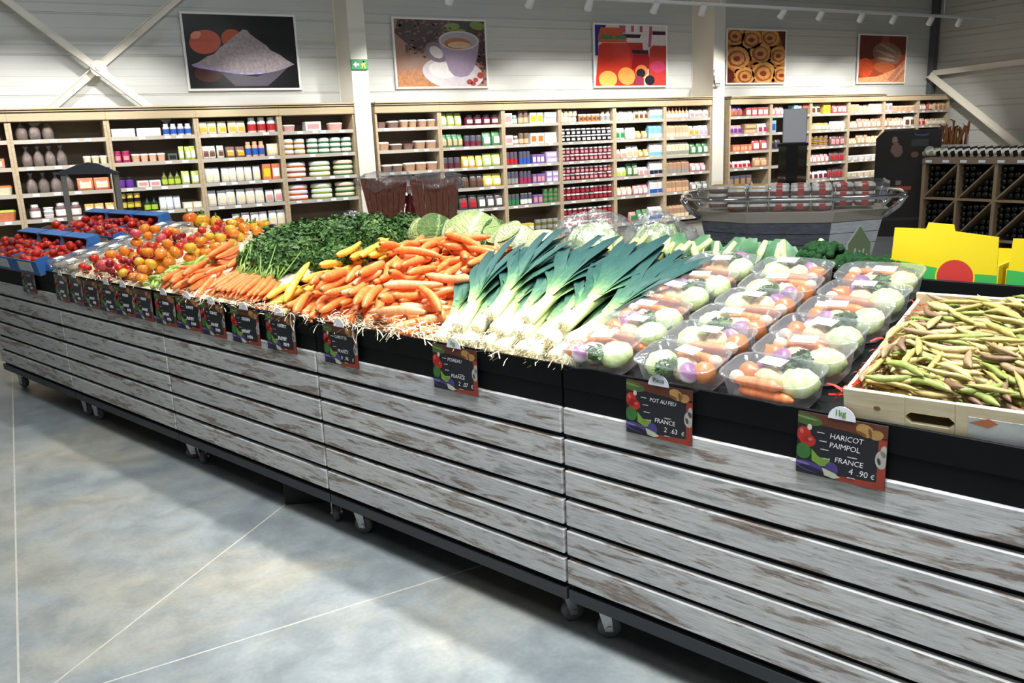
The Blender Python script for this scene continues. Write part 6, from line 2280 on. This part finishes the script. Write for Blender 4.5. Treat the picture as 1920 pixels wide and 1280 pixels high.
# green house-shaped sign with white lettering on the white facet
_d0, _d1 = Vector(octa(RX, RY, .66)[2]), Vector(octa(RX, RY, .66)[3])
_ax = (_d1 - _d0).normalized()
_r = empty('house_shaped_sign', mtx=isl.matrix_basis @ Matrix.Translation(_d0.lerp(_d1, .50) + Vector((.03, -.05, -.42))) @ Matrix.Rotation(math.atan2(_ax.y, _ax.x), 4, 'Z'))
tag(_r, 'green house-shaped sign with white lettering on the pale island facet', 'sign')
m = MB()
prof = [(-.12, 0), (.12, 0), (.13, .20), (.0, .37), (-.13, .20)]
m.rings([[(x, y, z) for x, z in prof] for y in (0, .012)])
put('sign_board', m.mesh('sign_board', mat('sign_sage', lin('8a9c74'), .5)), _r)
m = MB()
m.rings([[(x * 1.1, y, z * 1.06 - .01) for x, z in prof] for y in (.012, .016)])
put('white_border', m.mesh('white_border', mat('sign_white', (.9, .9, .88), .5)), _r)
m = MB()
for _x, _z, _w, _h in ((-.085, .03, .02, .13), (-.06, .05, .03, .03), (-.03, .03, .016, .11), (-.008, .03, .016, .06), (.016, .03, .018, .12), (.042, .03, .04, .026), (.07, .05, .016, .05)):
    m.poly([(_x, -.002, _z), (_x + _w, -.002, _z), (_x + _w + _h * .2, -.002, _z + _h), (_x + _h * .2, -.002, _z + _h)])
put('blurred_lettering', m.mesh('lettering', mat('sign_white', (.9, .9, .88), .5)), _r)
# goods in the island: stacked clear cake packs
bpy.context.view_layer.update()
CAKE = mat('cake_brown', lin('8f6450'), .6, var=.4, scale=30)
m = MB(); m.rings([sq(.175, .15, 0, 14, 4), sq(.19, .165, .045, 14, 4), sq(.17, .14, .06, 14, 4)]); ck_me = m.mesh('cake_pack', CAKE, True)
m = MB(); m.rings([sq(.192, .167, .040, 14, 4), sq(.18, .155, .066, 14, 4), sq(.12, .09, .07, 14, 4)]); ckl_me = m.mesh('clear_lid', mat('frosted_lid', lin('e6e2de'), .25, var=.1)); 
m = MB(); m.box(-.03, -.0855, .004, .03, -.08, .062); m.box(-.03, -.083, .069, .03, .083, .0715); ckb_me = m.mesh('red_band', mat('band_red', lin('c0463c'), .5))
m = MB(); m.box(-.06, -.05, .070, .06, .05, .0725); ckw_me = m.mesh('yellow_label', mat('label_gold', lin('e2b040'), .5))
_k = 0
MI = isl.matrix_basis.copy()
for ix in range(8):
    for iy in range(3):
        x, y = -.70 + ix * .20, -.46 + iy * .18
        if abs(x) > .5 and iy == 0:
            continue
        for q in range(3):
            o = put('cake_pack', ck_me, mtx=MI @ Matrix.Translation((x, y, .775 + .073 * q + (.02 if iy else 0))) @ Matrix.Rotation(random.uniform(-.05, .05), 4, 'Z'))
            put('frosted_lid', ckl_me, o)
            if ix < 3:
                put('yellow_label', ckw_me, o)
            else:
                put('red_band', ckb_me, o)
            tag(o, 'clear cake pack with %s, %s stack from the left, %s row, %s layer' % ('yellow label' if ix < 3 else 'red band', ORD[ix], ('front', 'middle', 'rear')[iy], ('bottom', 'middle', 'top')[q]), 'cake pack', 'cake packs on the promotional island')
# grey screen on a mirrored tower in the island
tw = empty('screen_tower', mtx=MI @ Matrix.Translation((0.02, .42, .77)))
tag(tw, 'mirrored tower carrying a grey screen, standing in the promotional island', 'screen stand')
MIRR = mat('mirror_brown', lin('6a6258'), .08, metal=.9)
for x0, x1, mm in ((-.15, -.07, MIRR), (-.07, .05, mat('tower_black', lin('141614'), .2)), (.05, .14, MIRR)):
    m = MB(); m.box(x0, -.06, 0, x1, .06, .60)
    put('tower_panel', m.mesh('tower_panel', mm), tw)
m = MB(); m.bbox(-.16, -.07, .60, .15, .07, .63, .003)
put('tower_cap', m.mesh('tower_cap', mat('tower_black', lin('141614'), .2)), tw)
m = MB(); m.bbox(-.115, -.03, .63, .13, .0, .985, .006)
put('screen_case', m.mesh('screen_case', mat('screen_grey', lin('a9acb4'), .35)), tw)
m = MB(); m.box(-.105, -.033, .64, .12, -.03, .975)
put('screen_face', m.mesh('screen_face', mat('screen_face', lin('d4d6dc'), .3)), tw)

# ------------------------------------------------------------------ black vending machine with picture panel
_p = Vector((10.72, 7.70, 0))
mz = empty('hot_drink_machine', (_p.x, _p.y, 0), math.atan2(-_p.y, -_p.x) + PI / 2)
tag(mz, 'tall black hot drink machine with picture and round emblem', 'vending machine')
BLK = mat('machine_black', lin('1c1513'), .35, var=.1, scale=4)
m = MB()
prof = [(-.40, 0), (.42, 0), (.42, 1.46), (-.30, 1.46), (-.40, 1.36)]
m.rings([[(x, y, z) for x, z in prof] for y in (0, .5)])
put('case', m.mesh('case', BLK), mz)


def mpan(nm, col, pts, y=-.002):
    mm = MB()
    mm.poly([(x, y, z) for x, z in pts])
    put(nm, mm.mesh(nm, ink), mz, color=lin(col))


mpan('picture_panel', '241a18', [(-.38, 1.02), (.40, 1.02), (.40, 1.44), (-.29, 1.44), (-.38, 1.35)])
mpan('blue_logo', '4a5a9c', [(x, z) for x, z in blob(.17, 1.40, .09, .025, 14)], -.004)
mpan('blue_logo', '1b1816', [(x, z) for x, z in blob(.17, 1.415, .08, .02, 14)], -.005)
mpan('screen', '3f4442', [(.05, 1.24), (.26, 1.24), (.26, 1.33), (.05, 1.33)], -.004)
mpan('white_emblem', 'b9b5b0', [(x, z) for x, z in blob(.28, 1.17, .066, .066, 18)], -.004)
mpan('figure_picture', '9a7c70', [(x, z) for x, z in blob(-.16, 1.33, .035, .05, 14, jit=.1)], -.004)
mpan('figure_picture', '84665c', [(x, z) for x, z in blob(-.13, 1.20, .07, .10, 18, .2, jit=.15)], -.004)
mpan('figure_picture', '77584c', [(x, z) for x, z in blob(.1, 1.13, .05, .04, 14, jit=.1)], -.004)
mpan('red_lettering', 'b0563c', [(-.12, .64), (.08, .65), (.08, .70), (-.12, .70)], -.004)
mpan('grey_lettering', '8c7c74', [(-.12, .72), (-.05, .72), (-.05, .78), (-.12, .78)], -.004)
mpan('red_button', 'c04630', [(x, z) for x, z in blob(-.11, .48, .025, .02, 10)], -.004)
mpan('lower_print', '3a302c', [(-.3, .22), (.3, .24), (.3, .28), (-.3, .26)], -.004)

# ------------------------------------------------------------------ wine racks
RACK = mat('rack_oak', lin('9a8468'), .5, var=.12, scale=5)
BOT = mat('wine_glass', lin('070907'), .25)
BOT2 = mat('wine_glass_pale', lin('8f9470'), .08)
FOIL = mat('bottle_label', lin('d8d4c8'), .5)
FOILD = mat('bottle_foil', lin('3a1418'), .35)
m = MB(); m.lathe([(.03, 0), (.037, .01), (.037, .17), (.03, .20), (.014, .235), (.013, .295), (.015, .296), (.015, .30)], 10); wb_d = m.mesh('wine_bottle', BOT, True)
m = MB(); m.lathe([(.03, 0), (.037, .01), (.037, .17), (.03, .20), (.014, .235), (.013, .295), (.015, .296), (.015, .30)], 10); wb_p = m.mesh('wine_bottle', BOT2, True)
m = MB(); m.lathe([(.0375, .05), (.038, .05), (.038, .14), (.0375, .14)], 10); wl_me = m.mesh('label', FOIL)
m = MB(); m.lathe([(.0155, .24), (.0155, .302), (.01, .303)], 8); wf_me = m.mesh('foil', FOILD)
wr_ = empty('wine_rack', (10.2, 7.09, 0), -PI / 2)      # local x runs towards the viewer (-Y), local y goes into the rack (+X)
tag(wr_, 'oak wine rack with diagonal dividers and bottles on top', 'wine rack')
CWX, CZ0, CZ1, CZM = .475, .135, 1.035, .585
NCELL = 6
LW = CWX * NCELL + .03
m = MB(); m.bbox(0, -.01, 1.035, LW, .42, 1.10, .003)
tb = put('top_board', m.mesh('top_board', mat('rack_top', lin('8a7668'), .5, var=.1)), wr_)
for k in range(NCELL * 2):
    m = MB(); m.box(.05 + k * .235, -.013, 1.052, .05 + k * .235 + .085, -.010, 1.082)
    put('price_ticket', m.mesh('price_ticket', tag_mat), tb)
for k in range(NCELL + 1):
    wdt = .03 if k % 2 else .022
    if k % 2 == 0:
        wdt = .045
    m = MB(); m.bbox(k * CWX, 0, .0, k * CWX + wdt, .42, 1.035, .003)
    put('upright', m.mesh('upright', RACK), wr_)
for z in (.105, CZM):
    m = MB(); m.bbox(.02, .002, z, LW, .42, z + .028, .003)
    put('shelf', m.mesh('shelf', RACK), wr_)
m = MB(); m.box(0, .42, 0, LW, .435, 1.035)
put('back_panel', m.mesh('back_panel', mat('rack_back', lin('1a1512'), .8)), wr_)
for k in range(NCELL):
    for z0, z1 in ((.133, CZM), (CZM + .028, 1.035)):
        xa, xb = k * CWX + .04, (k + 1) * CWX
        m = MB()
        t_ = .012
        vs = [(xa, 0, z0), (xa + t_, 0, z0), (xb, 0, z1 - t_), (xb, 0, z1), (xb - t_, 0, z1), (xa, 0, z0 + t_)]
        m.rings([[(x, y, z) for x, _y, z in vs] for y in (.004, .40)])
        put('diagonal_divider', m.mesh('diagonal_divider', RACK), wr_)
MW = Matrix.Translation((10.2, 7.09, 0)) @ Matrix.Rotation(-PI / 2, 4, 'Z')
for k in range(22):
    pale = k < 2
    x = .07 + k * .098
    dirv = Vector((.78, .42, .26)).normalized()
    q = dirv.to_track_quat('Z', 'Y').to_matrix().to_4x4()
    o = put('wine_bottle', wb_p if pale else wb_d, mtx=MW @ Matrix.Translation((x - .12, .06, 1.15)) @ q)
    put('label', wl_me, o)
    put('foil', wf_me, o)
    tag(o, '%s wine bottle leaning on top of the rack, %s from the black machine' % ('pale' if pale else 'dark', (ORD + ['sixteenth', 'seventeenth', 'eighteenth', 'nineteenth', 'twentieth', 'twenty-first', 'twenty-second'])[k]), 'bottle', 'bottles leaning on the wine rack')
m = MB(); m.bbox(0, 0, 0, LW - .02, .34, .012, .002)
_o = put('bottle_support', m.mesh('bottle_support', RACK), mtx=MW @ Matrix.Translation((.0, .03, 1.10)))
tag(_o, 'thin oak ledge under the leaning bottles on the rack', 'ledge')
for k in range(4):
    for lv, (z0, z1) in enumerate(((.145, CZM - .01), (CZM + .04, 1.025))):
        c = 0
        for tri in (0, 1):
            for i in range(4):
                for j in range(4 - i):
                    if tri == 0:
                        x, z = (k + 1) * CWX - .045 - j * .083, z0 + .038 + i * .076
                        if x < k * CWX + .06 + i * .1 + .07:
                            continue
                    else:
                        x, z = k * CWX + .085 + j * .083, z0 + .12 + i * .076 + j * .083
                        if z > z1 - .04:
                            continue
                    o = put('wine_bottle', wb_d, mtx=MW @ Matrix.Translation((x, .06, z)) @ Matrix.Rotation(-PI / 2, 4, 'X'))
                    tag(o, 'dark wine bottle lying in the %s cell of the rack, %s row' % (ORD[k], ('lower', 'upper')[lv]), 'bottle', 'bottles lying in rack cell %s %s' % (ORD[k], ('lower', 'upper')[lv]))
                    c += 1

# ------------------------------------------------------------------ baguette stand by the side wall
_p = Vector((11.95, 7.85, 0))
bs = empty('baguette_stand', (_p.x, _p.y, 0), math.atan2(-_p.y, -_p.x) + PI / 2)
tag(bs, 'white wire stand with bread sticks behind the wine rack', 'stand')
WM = mat('white_wire', lin('d9d7d2'), .4)
m = MB()
for x in (-.2, .2):
    for y in (0, .25):
        m.tube([(x, y, 0), (x, y, 1.20 + (.16 if x > 0 else 0))], .01, 6)
put('frame', m.mesh('frame', WM), bs)
m = MB(); m.bbox(-.2, -.01, 1.18, .2, .0, 1.22, .003); m.bbox(-.2, -.01, 1.03, .2, .0, 1.06, .003)
put('front_bar', m.mesh('front_bar', WM), bs)
m = MB(); m.box(-.19, 0, 1.06, .19, .25, 1.07)
put('tray', m.mesh('tray', WM), bs)
m = MB(); m.box(-.16, -.014, 1.075, .16, -.010, 1.165)
put('picture_card', m.mesh('picture_card', mat('card_bread', lin('b08a60'), .5, var=.4, scale=20)), bs)
BREAD = mat('bread_crust', lin('9c6434'), .6, var=.3, scale=14)
_rr = random.Random(4)
bpy.context.view_layer.update()
for k in range(16):
    x, y = -.16 + (k % 8) * .046, .05 + .10 * (k // 8)
    m = MB()
    h = _rr.uniform(.36, .52)
    m.tube([(0, 0, 0), (.004, 0, .03), (_rr.uniform(-.02, .02), 0, h * .5), (_rr.uniform(-.04, .04), _rr.uniform(-.02, .02), h * .94), (_rr.uniform(-.045, .045), 0, h)], [.012, .022, .024, .018, .008], 8)
    o = put('bread_stick', m.mesh('bread_stick', BREAD, True), mtx=bs.matrix_basis @ Matrix.Translation((x, y, 1.072)))
    tag(o, 'long crusty bread stick standing in the white wire stand', 'bread', 'bread sticks in the white stand')
